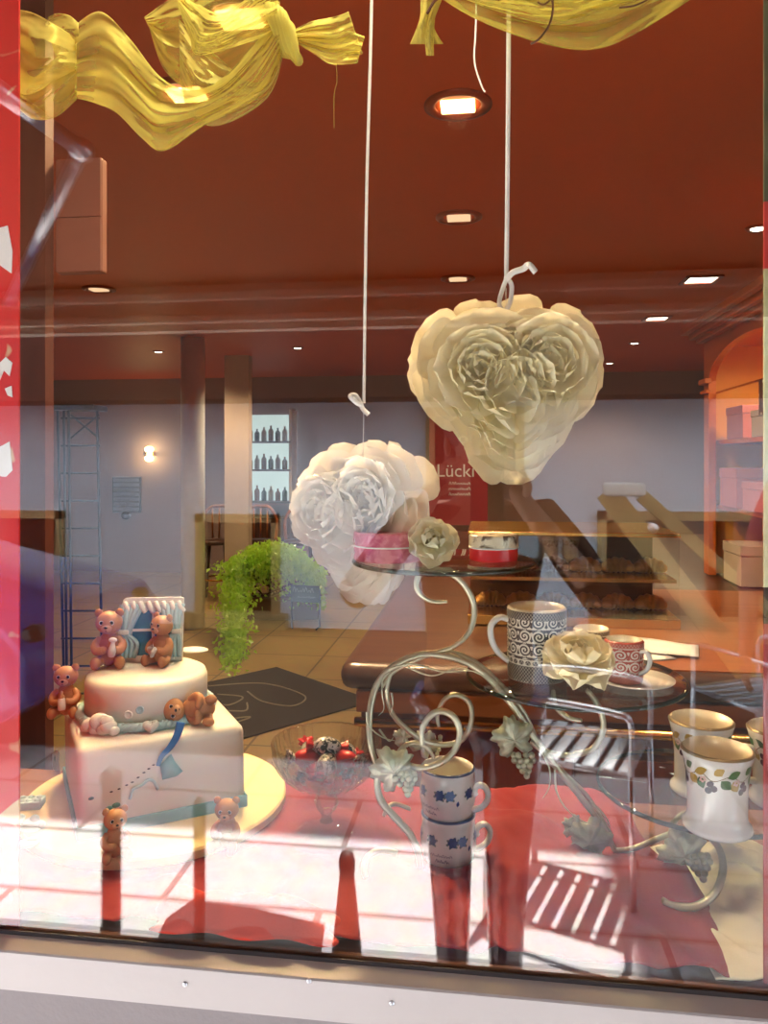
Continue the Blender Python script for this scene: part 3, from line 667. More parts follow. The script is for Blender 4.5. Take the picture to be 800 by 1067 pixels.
flat = []                                                   # (centre, radius): where something stands the cloth lies flat
def red_z(x, y):
    z = .006
    n = noise.noise(Vector((x*9+3, y*6, 2.1))); n2 = noise.noise(Vector((x*23+y*12, y*9-x*5, 7.3)))
    z += .012*abs(n) + .006*abs(n2) + .006*max(0, math.sin(x*32+y*22+4*n))**3
    for c, sx, sy, h in bp:
        z += h*math.exp(-((x-c.x)/sx)**2-((y-c.y)/sy)**2)
    for cx, cy, r in flat:
        d = math.hypot(x-cx, y-cy); k = max(0, min(1, (d-r)/.03)); z = .003+(z-.003)*k
    return z
BOARD = CAM + RT*(-.355) + FW*1.20; BOARD.z = 0
CUP = PZ(467, 893, .962); BOWL = PZ(340, 866, .962)
flat += [(BOARD.x, BOARD.y, .215), (CUP.x, CUP.y, .045), (BOWL.x, BOWL.y, .07)]
xr_edge = lambda y: PZ(728, 940, .97).x + .02*math.sin(y*14) - .10*max(0, y-.2)
def red_f(u, v):
    y = .016+v*(.44+.022*math.sin(u*17)-.016); xe = xr_edge(y); x = -.72+u*(xe+.72)
    if v > .8: y = min(y, .44+.012*math.sin(u*23))
    e = min(1, (1-u)*40)
    return Vector((x, y, TZ+.002+red_z(x, y)*e))
bm = bmesh.new(); grid(bm, 200, 80, red_f)
o = obj('red_cloth', bm, M['red_cloth']); solid(o, .0015, 1); tag(o, 'crumpled red cloth spread over the window display shelf', 'cloth')
# orange-red roll of cloth lying along the pane
a0, a1 = PZ(150, 962, .985), PZ(345, 984, .975)
def roll(u, v):
    x = a0.x+u*(a1.x-a0.x); r = .030*min(1, (u*7)**.7, ((1-u)*3.5)**.8)*(1+.10*math.sin(u*9+1)); q = PI*v
    return Vector((x+.006*math.sin(q*3), .030+.052*(v-.5)*-1+.004*math.sin(u*15+q), TZ+.012+r*math.sin(q)*(1.1+.1*math.sin(u*30+v*8))))
bm = bmesh.new(); grid(bm, 60, 20, roll); o = obj('orange_cloth', bm, M['orange_cloth']); solid(o, .0015, 1); tag(o, 'folded orange-red cloth roll lying along the window pane', 'cloth')
# cream gauze at the right
def gauze(u, v):
    x = PZ(722, 960, .97).x-.02*v+u*.34; y = .014+v*.27
    n = noise.noise(Vector((x*8, y*10, 4.0))); n2 = noise.noise(Vector((x*18+y*14, y*10-x*8, 1.0)))
    n3 = noise.noise(Vector((x*34-y*20, y*22+x*10, 9.0)))
    z = .006+.034*abs(n)+.026*(1-abs(math.sin(x*16+y*30+4*n+2*n2)))**1.5+.016*abs(n2)+.007*abs(n3)
    k = max(0, min(1, (u-.12)/.25)); k = k*k*(3-2*k); z *= (.22+.62*k)*min(1, u*14+.1)
    return Vector((x, y, TZ+.003+z))
bm = bmesh.new(); grid(bm, 70, 60, gauze); o = obj('cream_cloth', bm, M['cream_cloth']); solid(o, .0015, 1); tag(o, 'crumpled cream gauze cloth in the right corner of the display', 'cloth')

# ------------------------------------------------------------------ cake
M['board'] = mat('yellow_board', (.84, .66, .32), .45, var=.04); M['icing'] = mat('white_icing', (.88, .85, .73), .42, var=.02, sss=.15, bump=.04, bscale=40)
M['turq'] = mat('turquoise_sugar', (.20, .47, .52), .4, var=.1); M['paleblue'] = mat('pale_blue_sugar', (.45, .66, .68), .45, var=.1)
M['blue'] = mat('deep_blue_sugar', (.025, .17, .48), .4, var=.15); M['sea'] = mat('sea_blue_sugar', (.015, .17, .27), .35); M['whitesugar'] = mat('white_sugar', (.84, .83, .74), .5, sss=.1)
M['bear'] = mat('bear_fondant', (.52, .24, .09), .5, var=.1, scale=30, sss=.12); M['bear_light'] = mat('bear_muzzle', (.62, .33, .15), .5, sss=.1); M['black'] = mat('black_dot', (.015, .012, .01), .25); M['eyewhite'] = mat('eye_white', (.85, .82, .75), .3)
M['green_sugar'] = mat('sea_green_sugar', (.14, .36, .32), .45)
BZ = TZ+.006
t = empty('cake_board', (BOARD.x, BOARD.y, BZ), 0, 'round yellow board under the two-tier cake', 'cake board')
bm = bmesh.new(); lathe(bm, [(0, 0), (.196, 0), (.2, .003), (.2, .013), (.197, .016), (0, .016)], 72); o = obj('board', bm, M['board'], t)
sharp(o)
BT = BZ+.016
CA = math.atan2(.451, .893)+ANG
ck = empty('tiered_cake', (BOARD.x-.012, BOARD.y+.006, BT), CA, 'white two-tier cake with blue sugar ribbons, square below and round above', 'cake')
S = .118; H1 = .124
bm = bmesh.new(); box(bm, (0, 0, H1/2), (2*S, 2*S, H1), None, .014)
for v in bm.verts: v.co.x += .0025*math.sin(v.co.z*30); 
o = obj('lower_tier', bm, M['icing'], ck)
R2 = .093; H2 = .066; U0 = Vector((-.004, .012, H1))
bm = bmesh.new(); lathe(bm, [(0, 0), (R2, 0), (R2, H2-.012), (R2-.003, H2-.004), (R2-.011, H2), (0, H2)], 72, c=U0); obj('upper_tier', bm, M['icing'], ck)
bm = bmesh.new()
for s, ax in ((-1, 1), (-1, 0), (1, 0), (1, 1)):
    c = [0, 0, .009]; d = [2*S+.004, 2*S+.004, .018]; c[ax] = s*(S+.0005); d[ax] = .003
    box(bm, c, d, None, .0012)
obj('ribbon', bm, M['turq'], ck)
# twisted rope round the foot of the upper tier
bm = bmesh.new()
for ph in range(3):
    pts = []
    for k in range(220):
        a = 2*PI*k/219; q = a*26+ph*2*PI/3; r = R2+.007+.0032*math.cos(q); pts.append(U0+Vector((r*math.cos(a), r*math.sin(a), .0075+.0032*math.sin(q))))
    tube(bm, pts, .0042, 7, smooth=False)
obj('rope', bm, M['paleblue'], ck)
inv = ck.matrix_basis.inverted() if False else (Matrix.Translation(ck.location) @ Matrix.Rotation(CA, 4, 'Z')).inverted()
def on_cake(p): return inv @ p
def top_pt(px, py, z): return on_cake(PZ(px, py, BT+z))         # a point on a level of the cake under a pixel
def heart_poly(s, n=28): return [(s*16*math.sin(2*PI*k/n)**3/17, s*(13*math.cos(2*PI*k/n)-5*math.cos(4*PI*k/n)-2*math.cos(6*PI*k/n)-math.cos(8*PI*k/n))/17) for k in range(n)]
face = Matrix(((1, 0, 0, 0), (0, 0, -1, 0), (0, 1, 0, 0), (0, 0, 0, 1)))   # xy plane stood upright, +z out towards -y
def tier_angle(px): 
    # angle on the upper tier's wall (cake frame) whose surface shows at pixel column px
    best = None
    for k in range(-140, -10, 1):
        a = math.radians(k); w = Matrix.Translation(ck.location) @ Matrix.Rotation(CA, 4, 'Z') @ (U0+Vector((R2*math.cos(a), R2*math.sin(a), .03)))
        v = w-CAM; x = 400+800*v.dot(RT)/v.dot(FW)
        n = Vector((math.cos(a+CA), math.sin(a+CA), 0))
        if n.dot(v) < 0 and (best is None or abs(x-px) < best[0]): best = (abs(x-px), a)
    return best[1]
def wall_mx(a, z, r): return Matrix.Translation(U0+Vector((r*math.cos(a), r*math.sin(a), z))) @ Matrix.Rotation(a+PI/2, 4, 'Z') @ face
for px, z, s, mm in ((134, .024, .0062, 'whitesugar'), (146, .031, .0058, 'paleblue')):
    bm = bmesh.new(); lathe(bm, [(0, 0), (s, 0), (s, .002), (s*.85, .0028), (s*.7, .0016), (0, .0014)], 20)
    for q in range(4): ball(bm, (s*.25*math.cos(q*PI/2+.7), s*.25*math.sin(q*PI/2+.7), .0016), (s*.12, s*.12, .0005), u=8, v=6)
    bm.transform(wall_mx(tier_angle(px), z, R2-.0005)); obj('button', bm, M[mm], ck)
bm = bmesh.new(); prism(bm, heart_poly(.0125), .006); 
bmesh.ops.bevel(bm, geom=bm.edges[:], offset=.0012, segments=2, affect='EDGES'); prism(bm, heart_poly(.0075), .0072)
bm.transform(wall_mx(tier_angle(156), .010, R2+.011)); obj('heart', bm, M['whitesugar'], ck)
a = tier_angle(112); bm = bmesh.new()
cc = U0+Vector(((R2+.016)*math.cos(a), (R2+.016)*math.sin(a), 0)); tx = Vector((-math.sin(a), math.cos(a), 0)); ox = Vector((math.cos(a), math.sin(a), 0))
for dx, dz, r in ((0, .019, .014), (-.016, .012, .012), (.017, .013, .012), (.008, .009, .011), (-.006, .008, .011), (-.024, .007, .008), (.026, .008, .008), (.004, .021, .011), (.014, .020, .010)):
    ball(bm, cc+tx*dx+ox*.003+Vector((0, 0, dz)), (r, r*.75, r*.85))
obj('cloud', bm, M['whitesugar'], ck)
# pacifier ribbon hanging over the edge, dots, sugar dress, chalk-blue patch on the left face
yf = -S-.0006
def fpt(px, py, out=.0012):   # a pixel on the front face of the lower tier, in the cake's frame
    o_ = on_cake(CAM); d_ = on_cake(CAM+ray(px, py))-o_; t_ = (yf-o_.y)/d_.y; q = o_+d_*t_; q.y -= out; return q
def lpt(px, py, out=.0012):   # on the left face
    o_ = on_cake(CAM); d_ = on_cake(CAM+ray(px, py))-o_; t_ = (-S-.0006-o_.x)/d_.x; q = o_+d_*t_; q.x -= out; return q
bm = bmesh.new(); tube(bm, [fpt(188, 752, .003), fpt(184, 765, .004), fpt(177, 777, .004), fpt(168, 787, .004), fpt(164, 797, .004)], lambda f: .0065-.0035*f, 10, 8, flat=.5); obj('hanging_ribbon', bm, M['blue'], ck)
bm = bmesh.new(); fan(bm, [fpt(*q, .002) for q in ((166, 797), (178, 785), (182, 793), (190, 803), (184, 808), (169, 812))], fpt(176, 800, .004)); o = obj('ribbon_end', bm, M['turq'], ck); solid(o, .001)
bm = bmesh.new()
for px, py in ((160, 797), (155, 801), (150, 805), (144, 810), (138, 815), (132, 818), (124, 822), (116, 825)): ball(bm, fpt(px, py, .0003), (.0022, .0009, .0011), u=8, v=6)
obj('stitches', bm, M['gasket'], ck)
bm = bmesh.new(); tube(bm, [fpt(135, 832, .002), fpt(138, 822, .002), (fpt(146, 818, .003)), fpt(154, 812, .003), fpt(160, 814, .002), fpt(164, 822, .002)], .0022, 7, 8); obj('ribbon_curl', bm, M['paleblue'], ck)
bm = bmesh.new()
for px, py, r in ((114, 842, .005), (121, 839, .006), (127, 843, .005)): ball(bm, fpt(px, py, 0), (r, .002, r*.6), u=10, v=8)
obj('sugar_leaf', bm, M['green_sugar'], ck)
bm = bmesh.new(); ball(bm, fpt(95, 832, 0), (.004, .0015, .0022), u=10, v=8); obj('dark_spot', bm, M['gasket'], ck)
bm = bmesh.new(); pts = [(60, 781), (63, 785), (62, 795), (65, 806), (63, 818), (65, 828), (63, 850), (59, 846), (58, 830), (59, 818), (55, 816), (58, 803), (55, 796), (55, 786)]
fan(bm, [lpt(*q, .001) for q in pts], lpt(60, 815, .002)); obj('sugar_garment', bm, M['whitesugar'], ck)
bm = bmesh.new()
for px, py, r in ((58, 790, .006), (59, 812, .006), (57, 816, .004)): ball(bm, lpt(px, py, .001), (.0015, r*.8, r), u=10, v=8)
obj('sugar_leaf', bm, M['green_sugar'], ck)
bm = bmesh.new(); tube(bm, [lpt(62, 818, .002), lpt(63, 832, .002), lpt(62, 849, .002)], lambda f: .004-.001*f, 8, 6); obj('blue_tail', bm, M['blue'], ck)

# sugar window standing on the cake
wp = PZ(157, 690, BT+H1+H2); yaw = ANG+.10
t = empty('sugar_window', wp+Vector((0, 0, .0005)), yaw, 'white and blue sugar window plaque with curtains standing on the cake', 'sugar window')
t.rotation_euler.x = -.10
W, H = .051, .104
bm = bmesh.new(); poly = [(-W, 0), (W*.98, 0), (W, H*.98), (W*.9, H), (-W*.82, H), (-W*.9, H*.97)]; prism(bm, poly, .009, Matrix(((1, 0, 0, 0), (0, 0, 1, 0), (0, 1, 0, 0), (0, 0, 0, 1)))); obj('slab', bm, M['whitesugar'], t, smooth=False)
bm = bmesh.new(); box(bm, (.002, -.0008, H*.44), (W*1.25, .002, H*.72)); obj('pane', bm, M['sea'], t, smooth=False)
bm = bmesh.new(); box(bm, (.004, -.003, H*.44), (.0045, .004, H*.76)); box(bm, (.002, -.003, H*.50), (W*1.25, .004, .004)); box(bm, (.002, -.003, H*.07), (W*1.4, .006, .008)); obj('crossbar', bm, M['whitesugar'], t, smooth=False)
for s in (-1, 1):
    bm = bmesh.new()
    for k in range(5):
        f = k/4
        tube(bm, [(s*W*(.95-.72*f*.9)+.002, -.004, H*.90), (s*W*(.88-.42*f), -.006-.002*(k % 2), H*.70), (s*W*(.84-.10*f), -.005, H*.50-.002*k)], .0042, 7, 6)
    for k in range(4): tube(bm, [(s*W*.82, -.005, H*.46), (s*W*(.9-.16*k), -.006, H*.30), (s*W*(.9-.13*k), -.005, H*.08)], .0038, 7, 6)
    obj('curtain', bm, M['paleblue'], t)
    bm = bmesh.new(); box(bm, (s*W*.82, -.008, H*.475), (.016, .006, .008), None, .002); obj('tie', bm, M['whitesugar'], t)
bm = bmesh.new()
for k in range(8): 
    x = -W*.84+k*W*.24; tube(bm, [(x, -.003, H*.93), (x+.004, -.006, H*.86), (x+.009, -.003, H*.78)], .0045, 7, 5)
obj('valance', bm, M['whitesugar'], t)
q = PZ(206, 681, BT+H1+H2); bm = bmesh.new(); ball(bm, (0, 0, .003), (.026, .018, .004)); o = obj('sugar_disc', bm, M['whitesugar']); o.location = q+Vector((-.012, .012, .0)); tag(o, 'flat pale sugar oval lying behind the sugar window', 'sugar decoration')

# bears
def make_bear(name, label):
    t = empty(name, (0, 0, 0), 0, label, 'bear figure', 'sugar bears on the cake')
    bm = bmesh.new(); ball(bm, (0, 0, .27), (.20, .17, .27)); ball(bm, (0, .01, .44), (.15, .13, .14)); obj('torso', bm, M['bear'], t)
    bm = bmesh.new(); ball(bm, (0, 0, .17), (.215, .19, .185)); 
    hd = obj('head', bm, M['bear'], t, loc=(0, -.02, .55))
    for s in (-1, 1):
        bm = bmesh.new(); ball(bm, (s*.165, .02, .325), (.07, .04, .07)); e = obj('ear', bm, M['bear'], hd)
        bm = bmesh.new(); ball(bm, (s*.08, -.163, .205), (.030, .022, .032), u=12, v=8); ball(bm, (s*.078, -.178, .205), (.018, .012, .020), u=10, v=8); obj('eye', bm, M['black'], hd)
        bm = bmesh.new(); lathe(bm, [(.030, .0), (.034, .004), (.038, 0), (.034, -.004)], 14); bm.transform(Matrix.Translation((s*.08, -.172, .205)) @ Matrix.Rotation(PI/2, 4, 'X')); obj('eye_rim', bm, M['eyewhite'], hd)
    bm = bmesh.new(); ball(bm, (0, -.165, .115), (.085, .06, .065)); obj('muzzle', bm, M['bear_light'], hd)
    bm = bmesh.new(); ball(bm, (0, -.222, .14), (.028, .016, .020), u=12, v=8); obj('nose', bm, M['black'], hd)
    bm = bmesh.new(); ball(bm, (0, -.208, .085), (.022, .012, .012), u=12, v=8); obj('mouth', bm, M['black'], hd)
    for s in (-1, 1):
        bm = bmesh.new(); tube(bm, [(s*.13, 0, .46), (s*.21, -.06, .36), (s*.17, -.16, .29), (s*.07, -.20, .31)], lambda f: .062+.012*math.sin(PI*f), 12, 6); ball(bm, (s*.07, -.20, .31), (.062, .055, .06)); obj('arm', bm, M['bear'], t)
        bm = bmesh.new(); tube(bm, [(s*.10, -.02, .12), (s*.17, -.14, .11), (s*.19, -.24, .10)], lambda f: .085, 12, 6); ball(bm, (s*.19, -.25, .11), (.078, .065, .105)); ball(bm, (s*.10, -.02, .12), .085); obj('leg', bm, M['bear'], t)
    return t
bear0 = make_bear('sugar_bear', 'large brown sugar bear left of the sugar window holding a white cloth')
def place_bear(t, p, s, rz, head=(0, 0, 0), rot=None, label=None):
    t.location = p; t.scale = (s, s, s); t.rotation_euler = rot if rot else (0, 0, rz)
    for c in t.children:
        if c.name.startswith('head'): c.rotation_euler = head
    if label: t['label'] = label
    return t
TT = BT+H1+H2
others = [dup(bear0) for k in range(5)]
place_bear(bear0, PZ(114, 694, TT), .098, ANG+.22, (.05, 0, -.12))
place_bear(others[0], PZ(169, 692, TT), .088, ANG-.40, (0, .05, -.12), label='brown sugar bear in front of the sugar window holding a white heart')
place_bear(others[1], PZ(69, 745, BT+H1), .085, ANG+.12, (.05, 0, 0), label='small brown sugar bear with a bottle at the left corner of the cake')
lb = PZ(210, 750, BT+H1)
place_bear(others[2], lb+Vector((.024, -.006, .020)), .085, 0, (0, -.3, .1), rot=Matrix.Rotation(ANG, 3, 'Z').to_euler(), label='brown sugar bear lying on its side on the lower cake tier')
others[2].rotation_mode = 'QUATERNION'
others[2].rotation_quaternion = (Matrix.Rotation(ANG+.25, 3, 'Z') @ Matrix.Rotation(-PI/2+.12, 3, 'Y') @ Matrix.Rotation(.15, 3, 'Z')).to_quaternion()
place_bear(others[3], PZ(120, 893, BT), .07, ANG+.5, label='small sugar bear on the yellow board in front of the cake corner')
place_bear(others[4], PZ(237, 884, BT), .075, ANG-.3, (.1, 0, .3), label='sugar bear on the yellow board at the right front of the cake')
def small(name, bm, m, p, rz, label, cat, group=None):
    o = obj(name, bm, m); o.location = p; o.rotation_euler = (0, 0, rz); return tag(o, label, cat, group)
bm = bmesh.new(); tube(bm, [(0, 0, 0), (.002, -.001, .012), (.003, .001, .026)], lambda f: .0045+.002*math.sin(f*5), 10, 6); ball(bm, (.003, 0, .026), (.007, .004, .004))
small('sugar_cloth', bm, M['whitesugar'], bear0.matrix_basis @ Vector((.10, -.27, .22)), 0, 'white sugar cloth held by the large bear', 'sugar cloth')
bm = bmesh.new(); prism(bm, heart_poly(.010), .006, face); bmesh.ops.bevel(bm, geom=bm.edges[:], offset=.0015, segments=2, affect='EDGES')
b = others[0]; Mb = Matrix.Translation(b.location) @ Matrix.Rotation(b.rotation_euler.z, 4, 'Z') @ Matrix.Scale(b.scale.x, 4)
small('sugar_heart', bm, M['whitesugar'], Mb @ Vector((0, -.25, .31)), b.rotation_euler.z, 'small white sugar heart in the paws of the bear by the window', 'sugar heart')
b = others[1]; Mb = Matrix.Translation(b.location) @ Matrix.Rotation(b.rotation_euler.z, 4, 'Z') @ Matrix.Scale(b.scale.x, 4)
t = empty('baby_bottle', Mb @ Vector((0, -.285, .19)), 0, 'white sugar baby bottle held by the left corner bear', 'baby bottle')
bm = bmesh.new(); lathe(bm, [(0, 0), (.0055, 0), (.006, .002), (.0055, .015), (.004, .018), (0, .018)], 18); obj('body', bm, M['whitesugar'], t)
bm = bmesh.new(); lathe(bm, [(.0042, .018), (.0046, .020), (.002, .023), (.0022, .027), (0, .029)], 16); obj('teat', bm, M['bear_light'], t)
Mb = Matrix.Translation(bear0.location) @ Matrix.Rotation(bear0.rotation_euler.z, 4, 'Z') @ Matrix.Scale(bear0.scale.x, 4)
bpy.data.objects['sugar_cloth'].location = Mb @ Vector((.06, -.265, .22))
# little sugar things on the board at the left
bm = bmesh.new()
for i in range(4):
    for j in range(2): ball(bm, (-.018+i*.012, -.006+j*.012, .012), (.0045, .0045, .003), u=10, v=8)
box(bm, (0, 0, .006), (.05, .026, .012), None, .002)
small('sugar_block', bm, M['paleblue'], PZ(27, 841, BT), .25, 'pale blue studded sugar block on the yellow board', 'sugar decoration')
bm = bmesh.new(); lathe(bm, [(0, 0), (.015, 0), (.016, .003), (.013, .004), (.011, .003), (0, .003)], 28)
for q in range(2): ball(bm, (.004*(2*q-1), 0, .0032), (.002, .002, .001), u=8, v=6)
small('sugar_button', bm, M['paleblue'], PZ(14, 855, BT), 0, 'pale blue sugar button lying at the left of the yellow board', 'sugar decoration')
bm = bmesh.new(); ball(bm, (0, 0, .008), (.014, .008, .008)); ball(bm, (.013, 0, .006), (.006, .005, .006)); ball(bm, (-.014, 0, .006), (.006, .005, .005)); ball(bm, (.004, 0, .014), (.007, .006, .006)); ball(bm, (0, -.008, .003), (.016, .004, .003))
small('sugar_duck', bm, M['paleblue'], PZ(33, 864, BT), .2, 'pale blue rounded sugar toy in front of the blue button', 'sugar decoration')
bm = bmesh.new(); ball(bm, (0, 0, .004), (.016, .011, .005)); ball(bm, (.006, .002, .008), (.008, .006, .004)); ball(bm, (-.009, -.002, .006), (.006, .006, .004))
small('sugar_shell', bm, M['green_sugar'], PZ(28, 882, BT), .4, 'flat blue-green sugar shape at the front left of the yellow board', 'sugar decoration')

# ------------------------------------------------------------------ petals
def petal(bm, Mx, L, W, cup=.25, curl=.25, ruf=.03, nu=7, nv=7, seed=0, base=.35):
    """a cupped rounded petal growing along +y from the origin, its face towards +z"""
    ph = seed*1.7
    def f(u, v):
        x = 2*u-1; hw = W*.5*(base+(1-base)*math.sin(min(1, v*1.45)*PI/2))*(1 if v < .62 else math.sqrt(max(.0, 1-((v-.62)/.38)**2*.93)))
        X = x*hw; z = cup*W*x*x*(.5+.5*v) + curl*L*v*v + ruf*L*v*math.sin(x*4.2+ph) * abs(x)
        return Mx @ Vector((X, L*v, z))
    grid(bm, nu, nv, f)
def frame(o, y, z):
    """matrix with +y along y and +z close to z"""
    y = y.normalized(); x = y.cross(z).normalized(); z = x.cross(y)
    return Matrix(((x.x, y.x, z.x, o.x), (x.y, y.y, z.y, o.y), (x.z, y.z, z.z, o.z), (0, 0, 0, 1)))
M['petal'] = petal_mat('cream_petal', (.95, .88, .64), .48); M['petal_pale'] = petal_mat('white_petal', (.95, .92, .84), .45); M['rose_in'] = petal_mat('rose_cream', (.94, .90, .70), .42); M['rose_core'] = petal_mat('rose_core', (.82, .66, .28), .3)
M['foam'] = mat('cream_core', (.78, .68, .48), .9)
def hc(a): return Vector((16*math.sin(a)**3/16, (13*math.cos(a)-5*math.cos(2*a)-2*math.cos(3*a)-math.cos(4*a)+2.5)/16, 0))
def flower_heart(name, loc, half, Rm, label, ribbon_m, m, seed, vscale=1.0):
    t = empty(name, loc, 0, label, 'flower heart', 'hanging petal hearts'); t.rotation_mode = 'QUATERNION'; t.rotation_quaternion = Rm.to_quaternion()
    r = random.Random(seed); Z = Vector((0, 0, 1)); bm = bmesh.new(); s = half
    def rim(scale, a): v = hc(a)*scale*s; v.y *= vscale; return v
    def nrm(a):
        d = hc(a+.02)-hc(a-.02); n = Vector((-d.y, d.x, 0)).normalized()
        if n.dot(hc(a)-Vector((0, .05, 0))) < 0: n = -n
        return n
    # (scale of base curve, petals, length, width, lift towards viewer in degrees, base depth, curl)
    layers = [(.66, 13, .48, .70, -28, -.20, .10), (.70, 12, .50, .84, -3, -.08, .10), (.64, 14, .46, .74, 6, .02, .10), (.56, 13, .44, .72, 13, .08, .12), (.46, 12, .42, .70, 19, .13, .14), (.36, 11, .40, .66, 24, .17, .16), (.26, 9, .38, .60, 29, .21, .18), (.16, 7, .36, .56, 34, .24, .2)]
    for li, (k, n, L, W, deg, dz, curl) in enumerate(layers):
        for i in range(n):
            a = 2*PI*(i+.5*(li % 2)+r.uniform(-.15, .15))/n
            b = rim(k, a); n_ = nrm(a)
            if abs(math.sin(a)) < .12 and math.cos(a) > 0: n_ = Vector((0, .6, 0))+Z*.2
            e = math.radians(deg+r.uniform(-6, 6)); y = n_.normalized()*math.cos(e)+Z*math.sin(e); z = Z*math.cos(e)-n_.normalized()*math.sin(e)
            petal(bm, frame(b+Z*dz*s, y, z), L*s*r.uniform(.88, 1.16), W*s*r.uniform(.85, 1.1), r.uniform(.05, .14), curl, .05, 9, 9, r.random()*9, .5)
    for j, (yy, zz_, ww, ll, dg) in enumerate(((-.62, -.06, .62, .50, -2), (-.52, .06, .58, .46, 8), (-.42, .15, .56, .44, 16))):
        e = math.radians(dg); y = Vector((0.06*(j-1), -1, 0)).normalized()*math.cos(e)+Z*math.sin(e); z = Z*math.cos(e)+Vector((0, 1, 0))*math.sin(e)
        petal(bm, frame(Vector((.03*(1-j), yy*vscale, zz_))*s, y, z), ll*s, ww*s, .10, .08, .04, 9, 9, j, .6)
    # the two blooms
    for cx, cy in ((-.40, .24), (.42, .30)):
        for j, (n, rad, L, W, deg) in enumerate(((8, .15, .42, .56, 18), (7, .12, .36, .54, 28), (6, .09, .30, .48, 38), (5, .06, .25, .40, 50), (3, .03, .20, .28, 66))):
            for i in range(n):
                a = 2*PI*(i+.4*j)/n; e = math.radians(deg+r.uniform(-5, 5)); d = Vector((math.cos(a), math.sin(a), 0))
                y = d*math.cos(e)+Z*math.sin(e); z = Z*math.cos(e)-d*math.sin(e)
                petal(bm, frame(Vector((cx*s, cy*s*vscale, .26*s))+d*rad*s, y, z), L*s*r.uniform(.9, 1.1), W*s, .16, .16, .05, 9, 9, r.random()*9, .55)
    obj('petals', bm, m, t)
    bm = bmesh.new(); 
    def core(u, v):
        a = 2*PI*u; q = (v-.5)*PI; k = .72*math.cos(q); w = rim(k, a); w.z = .26*s*math.sin(q)*(.6+.4*math.cos(q)); return w
    grid(bm, 49, 13, core); obj('core', bm, M['foam'], t)
    return t
def face_rot(yaw, pitch=0, roll=0):
    """heart plane stood up facing the camera, then turned"""
    return Matrix.Rotation(ANG+yaw, 3, 'Z') @ Matrix.Rotation(PI/2+pitch, 3, 'X') @ Matrix.Rotation(roll, 3, 'Z')
h1 = PD(530, 408, 1.0); h2 = PD(376, 545, 1.07)
flower_heart('petal_heart', h1, .108, face_rot(0.05, -.05, .04), 'large cream petal heart hanging higher, on the wide white ribbon', None, M['petal'], 11, 1.0)
flower_heart('petal_heart', h2, .098, face_rot(-.62, -.02, .16), 'white petal heart hanging lower and turned sideways, beside the pink tin', None, M['petal_pale'], 23, 1.06)
# ribbons that hold them
M['ribbon'] = mat('white_ribbon', (.84, .80, .74), .4)
def ribbon_strip(bm, pts, w, n=10, face_n=-FW):
    P = spline(pts, n); L = len(P); A = []
    for i in range(L):
        t_ = (P[min(i+1, L-1)]-P[max(i-1, 0)]).normalized(); sd = t_.cross(face_n)
        sd = sd.normalized() if sd.length > 1e-3 else RT
        A.append((bm.verts.new(P[i]-sd*w/2), bm.verts.new(P[i]+sd*w/2)))
    for i in range(L-1): bm.faces.new((A[i][0], A[i][1], A[i+1][1], A[i+1][0]))
def prel(base): return lambda px, py, d: PD(px, py, d)-base
base = PD(528, 330, 1.0); g = prel(base)
t = empty('hanging_ribbon', base, 0, 'wide white ribbon with a bow above the large heart', 'ribbon', 'ribbons that hold the petal hearts')
bm = bmesh.new(); ribbon_strip(bm, [g(530.5, -260, 1.0), g(530, 0, 1.0), g(529, 150, 1.0), g(527.5, 290, 1.0)], .0058); o = obj('band', bm, M['ribbon'], t); solid(o, .0005)
bm = bmesh.new(); ribbon_strip(bm, [g(527, 288, .998), g(533, 298, .995), g(531, 316, .993), g(525, 324, .995), g(520, 316, 1.0), g(524, 300, 1.0), g(528, 290, .998)], .006); o = obj('loop', bm, M['ribbon'], t); solid(o, .0005)
bm = bmesh.new(); ribbon_strip(bm, [g(527, 292, .996), g(534, 284, .99), g(545, 280, .99), (g(551, 276, .985)), g(558, 284, .99)], .008); o = obj('tail', bm, M['ribbon'], t); solid(o, .0005)
bm = bmesh.new(); tube(bm, [g(527, 300, 1.0), g(527, 350, 1.0)], .0006, 6); obj('thread', bm, M['ribbon'], t)
base = PD(379, 420, 1.05); g = prel(base)
t = empty('hanging_ribbon', base, 0, 'thin white ribbon with a small bow above the lower heart', 'ribbon', 'ribbons that hold the petal hearts')
bm = bmesh.new(); ribbon_strip(bm, [g(389, -260, 1.05), g(387, 0, 1.05), g(382, 200, 1.05), g(379, 420, 1.05)], .0042); o = obj('band', bm, M['ribbon'], t); solid(o, .0005)
bm = bmesh.new(); ribbon_strip(bm, [g(378, 422, 1.048), g(372, 420, 1.045), g(365, 413, 1.04), g(370, 412, 1.045), g(375, 419, 1.05), g(378, 426, 1.05), g(384, 432, 1.045)], .0065); o = obj('bow', bm, M['ribbon'], t); solid(o, .0005)
bm = bmesh.new(); tube(bm, [g(379, 424, 1.05), g(378, 475, 1.05)], .0005, 6); obj('thread', bm, M['ribbon'], t)
bm = bmesh.new(); ribbon_strip(bm, [PD(497, -200, 1.35), PD(496, 10, 1.35), PD(494, 60, 1.35), PD(500, 85, 1.35), PD(505, 96, 1.35)], .0032); o = obj('hanging_ribbon', bm, M['ribbon']); solid(o, .0005); tag(o, 'loose white ribbon end dangling beside the bright downlight', 'ribbon', 'ribbons that hold the petal hearts')

